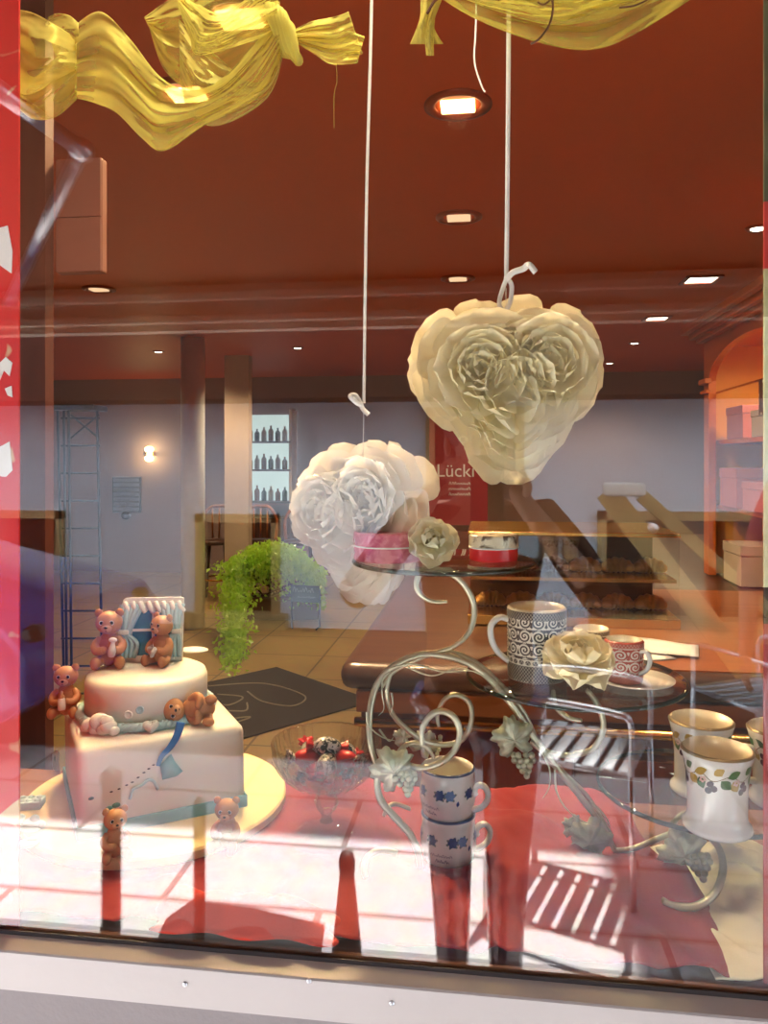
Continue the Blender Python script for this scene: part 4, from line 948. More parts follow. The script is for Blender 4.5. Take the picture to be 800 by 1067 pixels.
def rose(loc, R, axis, m, mc, label, seed):
    axis = axis.normalized(); t = empty('artificial_rose', loc, 0, label, 'artificial rose', 'artificial roses')
    t.rotation_mode = 'QUATERNION'; t.rotation_quaternion = axis.to_track_quat('Z', 'Y')
    r = random.Random(seed); Z = Vector((0, 0, 1)); bm = bmesh.new()
    for j, (n, rad, L, W, deg, z) in enumerate(((7, .30, .80, .80, 12, -.10), (7, .27, .78, .78, 30, -.02), (6, .24, .70, .72, 50, .0), (5, .20, .64, .62, 66, .0), (5, .15, .58, .50, 78, .02))):
        for i in range(n):
            a = 2*PI*(i+.37*j+r.uniform(-.1, .1))/n; e = math.radians(deg+r.uniform(-6, 6)); d = Vector((math.cos(a), math.sin(a), 0))
            y = d*math.cos(e)+Z*math.sin(e); zz = Z*math.cos(e)-d*math.sin(e)
            petal(bm, frame(d*rad*R*.6+Z*z*R, y, zz), L*R*r.uniform(.92, 1.1), W*R*1.15, .28, -.10 if j < 2 else .10, .10, 8, 8, r.random()*9, .5)
    obj('petals', bm, m, t)
    bm = bmesh.new()
    for i in range(5):
        a = 2*PI*i/5+.4; d = Vector((math.cos(a), math.sin(a), 0)); e = math.radians(86)
        petal(bm, frame(d*.10*R, d*math.cos(e)+Z*math.sin(e), Z*math.cos(e)-d*math.sin(e)), .52*R, .34*R, .35, .12, .03, 7, 7, i, .6)
    obj('core', bm, mc, t)
    return t
rose(PD(451, 566, .97)+FW*.006, .034, -FW*.9+UP*.5+RT*.05, M['rose_in'], M['rose_core'], 'cream artificial rose on the top glass plate', 5)
rose(PD(604, 692, .88)+FW*.004, .044, -FW*.55+UP*.9-RT*.1, M['petal'], M['rose_in'], 'pale peach artificial rose in front of the small cups', 9)

# ------------------------------------------------------------------ organza scarves
M['organza'] = organza_mat('yellow_organza', (.88, .80, .20), .80); M['organza_dense'] = organza_mat('yellow_organza_bunched', (.88, .80, .20), .55)
def px_spline(pts, n): 
    P = spline([Vector((x, y, d)) for x, y, d in pts], 12); L = [0]
    for a, b in zip(P, P[1:]): L.append(L[-1]+max((b-a).length, 1e-6))
    out = []
    for k in range(n):
        s = L[-1]*k/(n-1); i = max(j for j in range(len(L)) if L[j] <= s+1e-9); i = min(i, len(P)-2)
        f = (s-L[i])/(L[i+1]-L[i]); out.append(P[i].lerp(P[i+1], f))
    return out
def drape(bm, up, lo, nu=90, nv=44, folds=5, amp=.012, bulge=.03, base=Vector((0, 0, 0)), ph=0, ridge=.010):
    A = px_spline(up, nu); B = px_spline(lo, nu)
    def f(u, v):
        i = min(nu-1, round(u*(nu-1))); a, b = A[i], B[i]; w = a.lerp(b, v)
        d = w.z - bulge*math.sin(PI*v) + amp*math.sin(folds*PI*v*2+ph+2.2*u)*math.sin(PI*min(1, max(0, v)))*(.6+.4*math.sin(5*u+ph)) + ridge*abs(noise.noise(Vector((u*4+ph, v*9+u*3, ph)))) + ridge*.3*noise.noise(Vector((u*9, v*16, ph)))
        return PD(w.x, w.y, d)-base
    grid(bm, nu, nv, f)
D0 = .98
base = PD(190, 40, D0)
t = empty('hanging_scarf', base, 0, 'yellow organza scarf swag knotted at its right end, hanging at the top left', 'scarf', 'yellow organza scarves')
bm = bmesh.new()
drape(bm, [(78, 26, D0), (105, 12, D0), (135, 40, D0-.02), (165, 78, D0-.03), (195, 94, D0-.04), (228, 84, D0-.03), (262, 50, D0-.02), (292, 14, D0)],
      [(78, 102, D0), (100, 108, D0), (122, 118, D0-.03), (150, 146, D0-.05), (172, 157, D0-.05), (214, 130, D0-.04), (270, 100, D0-.02), (297, 50, D0)], folds=3, base=base)
o = obj('swag', bm, M['organza'], t); solid(o, .0003)
bm = bmesh.new()
drape(bm, [(150, 18, D0+.03), (190, -8, D0+.02), (240, -20, D0+.02), (292, -4, D0)], [(156, 30, D0+.03), (172, 74, D0+.01), (205, 96, D0), (240, 88, D0), (290, 40, D0)], folds=2, base=base, ph=1.5, bulge=.02)
o = obj('inner_fold', bm, M['organza'], t); solid(o, .0003)
bm = bmesh.new()
drape(bm, [(184, -12, D0-.03), (206, 4, D0-.04), (232, 14, D0-.04), (262, -4, D0-.03), (290, -12, D0-.01)], [(186, 8, D0-.03), (198, 40, D0-.04), (205, 57, D0-.05), (240, 50, D0-.04), (288, 34, D0-.01)], folds=2, base=base, ph=3, bulge=.02)
o = obj('front_fold', bm, M['organza'], t); solid(o, .0003)
bm = bmesh.new()
drape(bm, [(186, 20, D0), (230, 62, D0-.01), (262, 86, D0-.01), (286, 72, D0), (296, 34, D0)], [(188, 88, D0), (200, 122, D0-.02), (232, 130, D0-.02), (280, 100, D0), (297, 48, D0)], folds=2, base=base, ph=4, bulge=.015)
o = obj('lower_veil', bm, organza_mat('thin_organza', (.88, .80, .26), .82), t); solid(o, .0003)
bm = bmesh.new()
drape(bm, [(20, 10, D0-.01), (36, 14, D0-.03), (58, 26, D0-.03), (80, 40, D0)], [(10, 60, D0), (22, 98, D0-.02), (52, 90, D0-.03), (80, 86, D0)], nu=40, ridge=.004, folds=2, base=base, ph=.6, bulge=.03)
drape(bm, [(12, 70, D0+.01), (30, 84, D0), (56, 62, D0-.02), (80, 50, D0)], [(14, 108, D0+.01), (34, 124, D0-.01), (58, 122, D0-.02), (80, 104, D0)], nu=40, ridge=.004, folds=2, base=base, ph=2.6, bulge=.02)
drape(bm, [(50, 18, D0), (60, 14, D0), (72, 16, D0), (82, 24, D0)], [(52, 40, D0+.01), (60, 60, D0), (72, 62, D0), (82, 60, D0)], nu=24, ridge=.002, folds=1, base=base, ph=1, bulge=.01)
o = obj('gathered_end', bm, M['organza'], t); solid(o, .0003)
bm = bmesh.new()
for k in range(5):
    c = PD(289+3.5*k, 31+k*2, D0-.012)-base; a = 1.1+.12*k
    pts = [c + RT*(.016*math.cos(a+q)*.6) + UP*(.028*math.sin(q)) + FW*(.020*math.cos(q)) for q in [2*PI*i/10 for i in range(10)]]
    tube(bm, pts+[pts[0]], lambda f: .0052+.0016*math.sin(f*19+k), 10, 4)
ball(bm, PD(300, 36, D0)-base, (.011, .010, .018)); obj('knot', bm, M['organza_dense'], t)
bm = bmesh.new()
drape(bm, [(308, 30, D0), (326, 22, D0), (350, 17, D0-.01), (363, 12, D0-.01)], [(308, 45, D0), (324, 52, D0), (350, 62, D0), (378, 56, D0)], nu=34, ridge=.003, folds=4, amp=.010, base=base, bulge=.012)
drape(bm, [(308, 34, D0+.006), (330, 36, D0+.004), (352, 30, D0), (380, 38, D0)], [(308, 44, D0+.006), (330, 58, D0+.006), (345, 67, D0+.01), (372, 66, D0+.01)], nu=34, ridge=.003, folds=3, amp=.010, base=base, ph=2, bulge=.01)
o = obj('tail', bm, M['organza'], t); solid(o, .0003)
bm = bmesh.new(); tube(bm, [PD(350, 66, D0)-base, PD(351, 84, D0)-base, PD(348, 100, D0)-base, PD(348, 134, D0)-base], .0004, 5); obj('loose_thread', bm, M['organza_dense'], t)
M['twig'] = mat('brown_twig', (.10, .035, .015), .8)
base = PD(560, 0, 1.0)
t = empty('hanging_scarf', base, 0, 'yellow organza scarf wound with a twig, hanging at the top right', 'scarf', 'yellow organza scarves')
D1 = 1.0; bm = bmesh.new()
drape(bm, [(452, -50, D1), (500, -60, D1), (560, -64, D1), (640, -60, D1), (740, -70, D1)], [(452, -6, D1), (500, 22, D1-.02), (560, 44, D1-.03), (615, 52, D1-.03), (664, 34, D1-.02), (740, -14, D1)], folds=4, base=base, bulge=.04)
o = obj('swag', bm, M['organza'], t); solid(o, .0003)
bm = bmesh.new()
drape(bm, [(462, -40, D1-.03), (520, -40, D1-.04), (600, -40, D1-.04), (690, -60, D1-.02)], [(462, -10, D1-.03), (520, 12, D1-.06), (590, 26, D1-.06), (680, 0, D1-.02)], folds=2, base=base, bulge=.03, ph=2)
o = obj('inner_fold', bm, M['organza'], t); solid(o, .0003)
bm = bmesh.new()
drape(bm, [(438, -20, D1-.01), (438, 0, D1-.01), (437, 20, D1-.02), (427, 46, D1-.01)], [(464, -18, D1-.01), (460, 0, D1-.02), (452, 26, D1-.02), (462, 46, D1-.01)], nu=30, nv=20, folds=2, base=base, bulge=.015)
drape(bm, [(444, 10, D1-.015), (442, 30, D1-.02), (444, 58, D1-.02)], [(454, 10, D1-.02), (452, 34, D1-.025), (452, 58, D1-.025)], nu=20, nv=10, folds=1, base=base, bulge=.01, amp=.004)
o = obj('tail', bm, M['organza_dense'], t); solid(o, .0003)
bm = bmesh.new()
tube(bm, [PD(x, y, D1-.05)-base for x, y in ((445, 14), (452, 2), (462, -8), (480, -30))], .0018, 7); tube(bm, [PD(x, y, D1-.085)-base for x, y in ((573, -10), (576, 8), (572, 26), (562, 40), (553, 46))], .0014, 7); tube(bm, [PD(x, y, D1-.085)-base for x, y in ((573, 0), (566, 5), (560, 2))], .0012, 7); tube(bm, [PD(x, y, D1-.06)-base for x, y in ((645, 8), (660, 6), (674, 0), (684, -8))], .0012, 7)
obj('twig', bm, M['twig'], t)

# ------------------------------------------------------------------ wrought-iron stand with three glass plates
M['iron'] = mat('silvered_iron', (.52, .50, .36), .34, .75, var=.12); M['leafmetal'] = mat('antique_leaf', (.46, .47, .33), .42, .55, var=.35, scale=60, bump=.3, bscale=120)
st = PZ(470, 905, .962); t = empty('scrolled_stand', (st.x, st.y, TZ+.003), 0, 'wrought-iron scroll stand with vine leaves and grapes carrying glass plates', 'stand'); SO = Vector(t.location)
def scroll(name, pts, r, d=None):
    """pts in pixels, each with its own distance; d adds to all"""
    bm = bmesh.new(); tube(bm, [PD(x, y, z+(d or 0))-SO for x, y, z in pts], r, 10, 10); return obj(name, bm, M['iron'], t)
def taper(r, k=.5): return lambda f: r*(1-(1-k)*abs(2*f-1)**3)
scroll('top_scroll', [(466, 627, 1.0), (448, 626, 1.0), (435, 615, 1.0), (436, 601, 1.0), (449, 594, 1.0), (468, 597, 1.0), (484, 610, 1.0), (494, 632, 1.0), (490, 656, 1.0), (475, 672, 1.0), (456, 679, 1.0)], taper(.0042))
arch = [(393, 800, .98), (386, 775, .98), (385, 745, .99), (392, 715, 1.0), (408, 696, 1.0), (434, 683, 1.0), (462, 683, 1.0), (490, 692, 1.0), (512, 709, 1.0), (536, 738, 1.0), (556, 768, 1.0), (580, 800, 1.0), (606, 832, 1.01), (628, 862, 1.02), (640, 886, 1.03)]
scroll('arch', arch, taper(.0048, .7))
scroll('arch', [(398, 716, 1.01), (410, 700, 1.01), (432, 688, 1.01), (460, 679, 1.01), (490, 687, 1.01), (520, 712, 1.01), (545, 742, 1.01), (562, 776, 1.01), (588, 806, 1.02), (612, 830, 1.03), (636, 868, 1.03)], taper(.0036, .6))
scroll('scroll', [(457, 757, 1.05), (456, 744, 1.05), (463, 729, 1.05), (476, 724, 1.05), (489, 733, 1.05), (491, 752, 1.05), (482, 770, 1.05), (464, 776, 1.04), (443, 773, 1.03), (424, 760, 1.02), (409, 744, 1.01), (403, 722, 1.0), (407, 702, 1.0)], taper(.0038, .6))
scroll('scroll', [(440, 776, .96), (440, 760, .96), (448, 746, .96), (461, 741, .96), (474, 749, .96), (479, 765, .96), (472, 784, .96), (456, 796, .96), (436, 800, .965), (418, 795, .97), (404, 796, .975)], taper(.0042, .7))
scroll('scroll', [(413, 795, .98), (417, 781, .98), (430, 774, .98), (444, 778, .98), (452, 790, .98)], taper(.0030, .6))
scroll('leg', [(394, 806, .97), (393, 820, .97), (398, 836, .965), (412, 852, .96), (426, 868, .955), (435, 886, .95), (438, 904, .955)], taper(.0046, .8))
scroll('foot_scroll', [(414, 889, .965), (398, 886, .965), (385, 891, .96), (379, 903, .955), (381, 914, .955)], taper(.0040, .8))
scroll('foot_scroll', [(427, 843, 1.05), (414, 838, 1.04), (405, 840, 1.03), (400, 850, 1.03)], taper(.0030, .8))
scroll('plate_arm', [(553, 773, 1.0), (566, 782, 1.0), (590, 787, 1.0), (616, 781, 1.0), (628, 762, 1.0), (626, 742, 1.0), (618, 727, 1.0), (611, 719, 1.0)], taper(.0040, .7))
scroll('plate_arm', [(576, 719, 1.03), (579, 736, 1.02), (592, 748, 1.01), (606, 751, 1.0)], taper(.0036, .7))
scroll('plate_arm', [(640, 886, 1.03), (660, 884, 1.03), (690, 872, 1.03), (720, 862, 1.04), (742, 856, 1.04)], taper(.0038, .7))
scroll('plate_arm', [(736, 868, .97), (749, 884, .95), (753, 906, .93), (745, 930, .905), (726, 944, .895), (702, 944, .895), (690, 938, .895)], taper(.0046, .8))
scroll('plate_arm', [(706, 882, 1.03), (700, 862, 1.04), (712, 848, 1.05), (735, 843, 1.05)], taper(.0036, .8))
for pts in ([(408, 700, .99), (399, 706, .985), (398, 722, .98), (400, 738, .98), (394, 746, .98)], [(382, 742, .975), (384, 756, .975), (398, 768, .975), (412, 772, .975)], [(405, 697, .99), (430, 692, .985), (462, 700, .985), (495, 700, .985), (520, 720, .985), (540, 738, .985)], [(425, 695, .99), (450, 704, .985), (480, 696, .985), (510, 708, .985)], [(562, 780, .99), (572, 800, .985), (572, 820, .985), (565, 832, .985)], [(578, 800, .99), (580, 825, .985), (592, 845, .985), (612, 858, .985), (626, 862, .985)], [(408, 722, .99), (409, 735, .985), (406, 745, .985)], [(395, 760, .98), (405, 772, .975), (410, 768, .975)], [(615, 835, 1.0), (630, 850, .995), (636, 862, .995)]):
    scroll('tendril', pts, lambda f: .0013*(1.2-f))
def vine_leaf(px, py, d, size, roll, seed):
    bm = bmesh.new(); r = random.Random(seed); pts = []; n = 60
    for k in range(n):
        a = 2*PI*k/n; lobe = .62+.30*abs(math.cos(2.5*(a-PI/2)))**1.2; ser = .07*math.sin(a*15)+.03*r.uniform(-1, 1)
        rad = (lobe+ser)*(.55+.45*min(1, abs(a+PI/2 if a < PI/2 else a-1.5*PI)*1.6)) 
        pts.append(Vector((rad*math.cos(a), rad*math.sin(a), .10*math.sin(5*a)-.18*rad*rad)))
    Mx = Matrix.Translation(PD(px, py, d)-SO) @ (Matrix.Rotation(ANG, 4, 'Z') @ Matrix.Rotation(PI/2, 4, 'X') @ Matrix.Rotation(roll, 4, 'Z') @ Matrix.Rotation(.3*(r.random()-.5), 4, 'Y')) @ Matrix.Scale(size, 4)
    c = bm.verts.new(Mx @ Vector((0, -.1, .05))); mid = [bm.verts.new(Mx @ Vector((p.x*.5, p.y*.5-.05, .04*math.sin(5*i/n*2*PI)+.02))) for i, p in enumerate(pts)]; out = [bm.verts.new(Mx @ p) for p in pts]
    for i in range(n):
        j = (i+1) % n; bm.faces.new((c, mid[i], mid[j])); bm.faces.new((mid[i], out[i], out[j], mid[j]))
    o = obj('leaf', bm, M['leafmetal'], t); solid(o, .0012)
    bm = bmesh.new()
    for a in (PI/2, PI/2+1.25, PI/2-1.25, PI/2+2.4, PI/2-2.4): tube(bm, [Mx @ Vector((0, -.1, .09)), Mx @ Vector((.35*math.cos(a), .35*math.sin(a)-.05, .08)), Mx @ Vector((.72*math.cos(a), .72*math.sin(a), -.02))], .0007, 5, 4)
    obj('leaf_vein', bm, M['iron'], o)
for a in ((409, 802, .955, .033, .5, 1), (442, 776, 1.06, .022, -.6, 2), (420, 768, 1.05, .016, 1.2, 5), (535, 769, .985, .031, .2, 3), (615, 876, 1.01, .034, -.3, 4), (712, 890, .945, .036, .3, 6), (598, 862, 1.02, .018, 1.0, 7)): vine_leaf(*a)
def grapes(px, py, d, n, r, seed):
    bm = bmesh.new(); rr = random.Random(seed); rows = [4, 4, 3, 2, 1]; k = 0
    for j, m_ in enumerate(rows):
        for i in range(m_):
            ball(bm, PD(px+(i-(m_-1)/2)*r*1.9*800+rr.uniform(-1, 1)+j*1.2, py+j*r*1.6*800, d+rr.uniform(-.004, .004))-SO, r, u=12, v=9)
    obj('grape_bunch', bm, M['leafmetal'], t)
grapes(421, 806, .955, 9, .0042, 1); grapes(544, 787, .985, 9, .0042, 2); grapes(727, 892, .945, 9, .0046, 3); grapes(450, 768, 1.07, 6, .0034, 4)
def glass_plate(c, R, label):
    t_ = obj('glass_plate', bmesh.new(), M['plate_glass']); bm = bmesh.new()
    lathe(bm, [(0, 0), (R-.004, 0), (R-.001, .001), (R, .003), (R-.001, .005), (R-.004, .006), (0, .006)], 96, mats=lambda i: 1 if 1 <= i <= 4 else 0)
    bm.to_mesh(t_.data); bm.free(); t_.data.materials.append(M['plate_edge'])
    for p in t_.data.polygons: p.use_smooth = True
    t_.location = c; return tag(t_, label, 'glass plate', 'glass plates of the scroll stand')
P1 = PZ(462, 585, 1.3625); P1 = PD(462, 587, 1.03); P1Z = P1.z
glass_plate(P1, .123, 'topmost round glass plate, with the tins and a rose on it')
P2 = PD(598, 707, 1.04); glass_plate(P2, .146, 'middle round glass plate, carrying the black patterned mug')
P3 = CAM + RT*.44 + FW*1.06; P3.z = 1.045; glass_plate(P3, .142, 'lowest glass plate at the right, carrying the blackberry mugs')
Z1, Z2, Z3 = P1.z+.0062, P2.z+.0062, P3.z+.0062

# tins
def tin(p, R, h, mbody, mlid, label, split):
    t = empty('round_tin', p, 0, label, 'tin', 'round tins on the top glass plate')
    bm = bmesh.new(); lathe(bm, [(0, 0), (R*.95, 0), (R*.985, .0015), (R*.985, h*split), (0, h*split)], 64); sharp(obj('body', bm, mbody, t))
    bm = bmesh.new(); lathe(bm, [(R*.98, h*split), (R, h*split), (R, h*.88), (R*.985, h*.96), (R*.94, h), (R*.9, h*.985), (0, h*.985)], 64); sharp(obj('lid', bm, mlid, t))
    bm = bmesh.new(); lathe(bm, [(R*.985, h*split-.0012), (R+.0008, h*split-.0006), (R+.0008, h*split+.0006), (R*.985, h*split+.0012)], 64); obj('seam', bm, M['white_col'], t)
    return t
def printed(name, a, b, scale, lo=.45, hi=.55):
    N = NT(name); p = N.n('ShaderNodeBsdfPrincipled', i_Roughness=.28, i_Metallic=.2); tc = N.n('ShaderNodeTexCoord')
    nz = N.n('ShaderNodeTexNoise', i_Scale=scale, i_Detail=3.0, i_Distortion=.8); N.l(tc.outputs['Object'], nz.inputs['Vector'])
    r = N.n('ShaderNodeValToRGB'); r.color_ramp.elements[0].position = lo; r.color_ramp.elements[1].position = hi; r.color_ramp.elements[0].color = c4(a); r.color_ramp.elements[1].color = c4(b)
    N.l(nz.outputs[0], r.inputs[0]); N.l(r.outputs[0], p.inputs['Base Color']); N.l(p.outputs[0], N.out.inputs[0]); return N.m
M['tin_pink'] = printed('pink_print', (.55, .10, .17), (.66, .20, .26), 70); M['tin_red'] = mat('red_enamel', (.62, .015, .02), .25)
M['tin_scene'] = printed('scene_print', (.10, .06, .03), (.80, .70, .50), 55, .38, .52)
p = PZ(404, 583, Z1); tin((p.x, p.y, Z1), .046, .038, M['tin_pink'], M['tin_pink'], 'pink patterned round tin at the left of the top glass plate', .52)
p = PZ(514, 583, Z1); tin((p.x, p.y, Z1), .0325, .034, M['tin_red'], M['tin_scene'], 'small red round tin with a printed lid beside the rose', .5)

# cups
M['china'] = mat('white_china', (.84, .84, .78), .18, var=.02, coat=.5); M['china_in'] = mat('china_inside', (.80, .70, .52), .25, var=.02, coat=.4)
def cup_profile(outer, th):
    return outer + [(outer[-1][0]-th*.5, outer[-1][1]+th*.4)] + [(max(0, r-th), z+(th if i == len(outer)-1 else 0)) for i, (r, z) in reversed(list(enumerate(outer)))]
def rad_at(outer, z):
    for (r0, z0), (r1, z1) in zip(outer, outer[1:]):
        if z0 <= z <= z1 and z1 > z0: return r0+(r1-r0)*(z-z0)/(z1-z0)
    return outer[-1][0]
def on_wall(bm, outer, th0, shape, u0, v0, eps=.0004):
    """a flat print (2D polygon in metres) wrapped on the wall of a cup, centred at angle th0"""
    def w(u, v):
        z = v0+v; r = rad_at(outer, z)+eps; a = th0+(u0+u)/r; return Vector((r*math.cos(a), r*math.sin(a), z))
    cx = sum(p[0] for p in shape)/len(shape); cy = sum(p[1] for p in shape)/len(shape)
    fan(bm, [w(*p) for p in shape], w(cx, cy))
def disc2(cx, cy, r, n=10, sy=1): return [(cx+r*math.cos(2*PI*k/n), cy+r*sy*math.sin(2*PI*k/n)) for k in range(n)]
def leaf2(cx, cy, L, W, a, n=6):
    pts = [(L*k/n, W*math.sin(PI*k/n)) for k in range(n+1)]+[(L*(n-k)/n, -W*math.sin(PI*(n-k)/n)) for k in range(1, n)]
    return [(cx+x*math.cos(a)-y*math.sin(a), cy+x*math.sin(a)+y*math.cos(a)) for x, y in pts]
def make_cup(name, label, cat, outer, th, m_out, m_in, m_rim, group, nfoot=0, seg=72):
    t = empty(name, (0, 0, 0), 0, label, cat, group); n = len(outer); bm = bmesh.new()
    lathe(bm, [(0, outer[0][1])]+cup_profile(outer, th), seg, mats=lambda i: 0 if i < n-0 else (2 if i <= n+1 else 1))
    o = obj('body', bm, [m_out, m_in, m_rim], t); return t, o
def handle(t, pts, r, m, flat=1.4): bm = bmesh.new(); tube(bm, pts, r, 12, 10, flat=flat); obj('handle', bm, m, t)

# big black scroll mug
bk = (.028, .018, .013); crm = (.66, .58, .44)
M['scroll_black'] = scroll_mat('black_scroll_china', bk, crm, 13, 5.4, .34, .86); M['scroll_brown'] = scroll_mat('brown_scroll_china', (.09, .035, .015), crm, 8, 3.6, .3, .86); M['scroll_red'] = scroll_mat('red_scroll_china', (.52, .10, .07), (.80, .66, .54), 8, 3.6, .3, .86)
MH = .093
mo = [(.034, 0), (.037, .001), (.0385, .004), (.0388, .04), (.039, .085), (.0392, MH)]
t, o = make_cup('patterned_mug', 'large black and cream scroll-patterned mug on the middle glass plate', 'mug', mo, .003, M['scroll_black'], M['china_in'], M['china_in'], 'scroll-patterned cups')
p = PZ(559, 706, Z2); t.location = (p.x, p.y, Z2); t.rotation_euler.z = ANG
handle(t, [(-.037, .002, .077), (-.050, .0, .080), (-.061, -.002, .069), (-.060, -.004, .050), (-.051, -.003, .034), (-.037, 0, .022)], .0042, M['china'])
so = [(.020, 0), (.0225, .001), (.0235, .004), (.0245, .03), (.025, .052)]
t, o = make_cup('patterned_cup', 'small brown scroll-patterned espresso cup behind the peach rose', 'cup', so, .0025, M['scroll_brown'], M['china_in'], M['china_in'], 'scroll-patterned cups')
p = PZ(616, 694, Z2); t.location = (p.x, p.y, Z2); handle(t, [(-.0235, 0, .042), (-.033, 0, .043), (-.037, 0, .032), (-.032, 0, .02), (-.023, 0, .014)], .0028, M['china'])
t, o = make_cup('patterned_cup', 'small red-rimmed scroll-patterned espresso cup right of the peach rose', 'cup', so, .0025, M['scroll_red'], M['china_in'], mat('red_rim', (.45, .06, .04), .25), 'scroll-patterned cups')
p = PZ(650, 712, Z2); t.location = (p.x, p.y, Z2); t.rotation_euler.z = 2.4; handle(t, [(-.0235, 0, .042), (-.033, 0, .043), (-.037, 0, .032), (-.032, 0, .02), (-.023, 0, .014)], .0028, M['china'])
# pale saucer-like dish under the red cup
bm = bmesh.new(); lathe(bm, [(0, .001), (.03, .001), (.05, .006), (.0505, .0075), (.03, .0035), (0, .003)], 48); o = obj('saucer', bm, M['china']); p2 = PZ(665, 712, Z2); 
o.location = (p2.x-.004, p2.y+.004, Z2); o.scale = (1, 1, .8); tag(o, 'white saucer under the red-rimmed espresso cup', 'saucer')
t.location.z = Z2+.0035

# blackberry mugs
bo = [(.034, 0), (.039, .001), (.0405, .004), (.0395, .008), (.0355, .013), (.0345, .020), (.0345, .045), (.0355, .065), (.0385, .083), (.0425, .096)]
M['berry'] = mat('berry_print', (.035, .008, .022), .3); M['vine'] = mat('vine_print', (.16, .10, .02), .3); M['leafprint'] = mat('leaf_print', (.055, .15, .04), .3, var=.4, scale=300); M['goldleaf'] = mat('gold_leaf_print', (.45, .30, .05), .3, var=.3, scale=300); M['pinkprint'] = mat('blossom_print', (.72, .52, .47), .3); M['gilt'] = mat('gilt_rim', (.34, .25, .13), .3, .4)
def berry_mug():
    t, o = make_cup('blackberry_mug', 'front white flared mug with a blackberry vine, on the lowest glass plate', 'mug', bo, .003, M['china'], M['china_in'], M['gilt'], 'white blackberry mugs')
    handle(t, [(.034, .0, .070), (.050, 0, .072), (.060, 0, .060), (.057, 0, .042), (.046, 0, .030), (.034, 0, .028)], .0044, M['china'])
    B = [bmesh.new() for k in range(5)]; r = random.Random(4); c0 = -PI/2
    for seg in range(6):
        u = -.125+.039*seg; 
        pts = [(u+x, .074+.004*math.sin((u+x)*180)) for x in [k*.0039 for k in range(11)]]
        for (xa, ya), (xb, yb) in zip(pts, pts[1:]): on_wall(B[1], bo, c0, [(xa, ya-.0005), (xb, yb-.0005), (xb, yb+.0005), (xa, ya+.0005)], 0, 0, .0003)
        for bx, by in ((.004, .067), (.008, .062), (.003, .059)): on_wall(B[0], bo, c0, disc2(u+bx*1.2, by-.001, .0041), 0, 0, .0006)
        for lx, ly, a, L in ((.015, .072, -.6, .013), (.021, .076, .5, .012), (.014, .078, 2.4, .010), (.029, .072, -1.0, .012)): on_wall(B[2 if (seg+int(lx*1000)) % 3 else 3], bo, c0, leaf2(u+lx, ly, L*1.3, .0056, a), 0, 0, .0005)
        for k in range(5): on_wall(B[4], bo, c0, disc2(u+.034+.0028*math.cos(k*1.256), .070+.0028*math.sin(k*1.256), .0018, 8), 0, 0, .0005)
    for b_, m_, n_ in zip(B, ('berry', 'vine', 'leafprint', 'goldleaf', 'pinkprint'), ('berry_print', 'vine_print', 'leaf_print', 'golden_leaf_print', 'blossom_print')): obj(n_, b_, M[m_], t)
    return t
m1 = berry_mug(); m2 = dup(m1); m3 = dup(m1)
p = PZ(747, 863, Z3); m1.location = (p.x, p.y, Z3); m1.rotation_euler.z = ANG-.1+PI*.72
m1.rotation_euler.z = 1.75
p = PZ(724, 824, Z3); m2.location = (p.x+.008, p.y, Z3); m2.rotation_euler.z = 1.3; m2['label'] = 'rear white flared mug with a blackberry vine, behind the front one'
p = PZ(814, 836, Z3); m3.location = (p.x, p.y, Z3); m3.rotation_euler.z = PI+.1; m3['label'] = 'white blackberry mug cut by the right edge, its handle to the left'

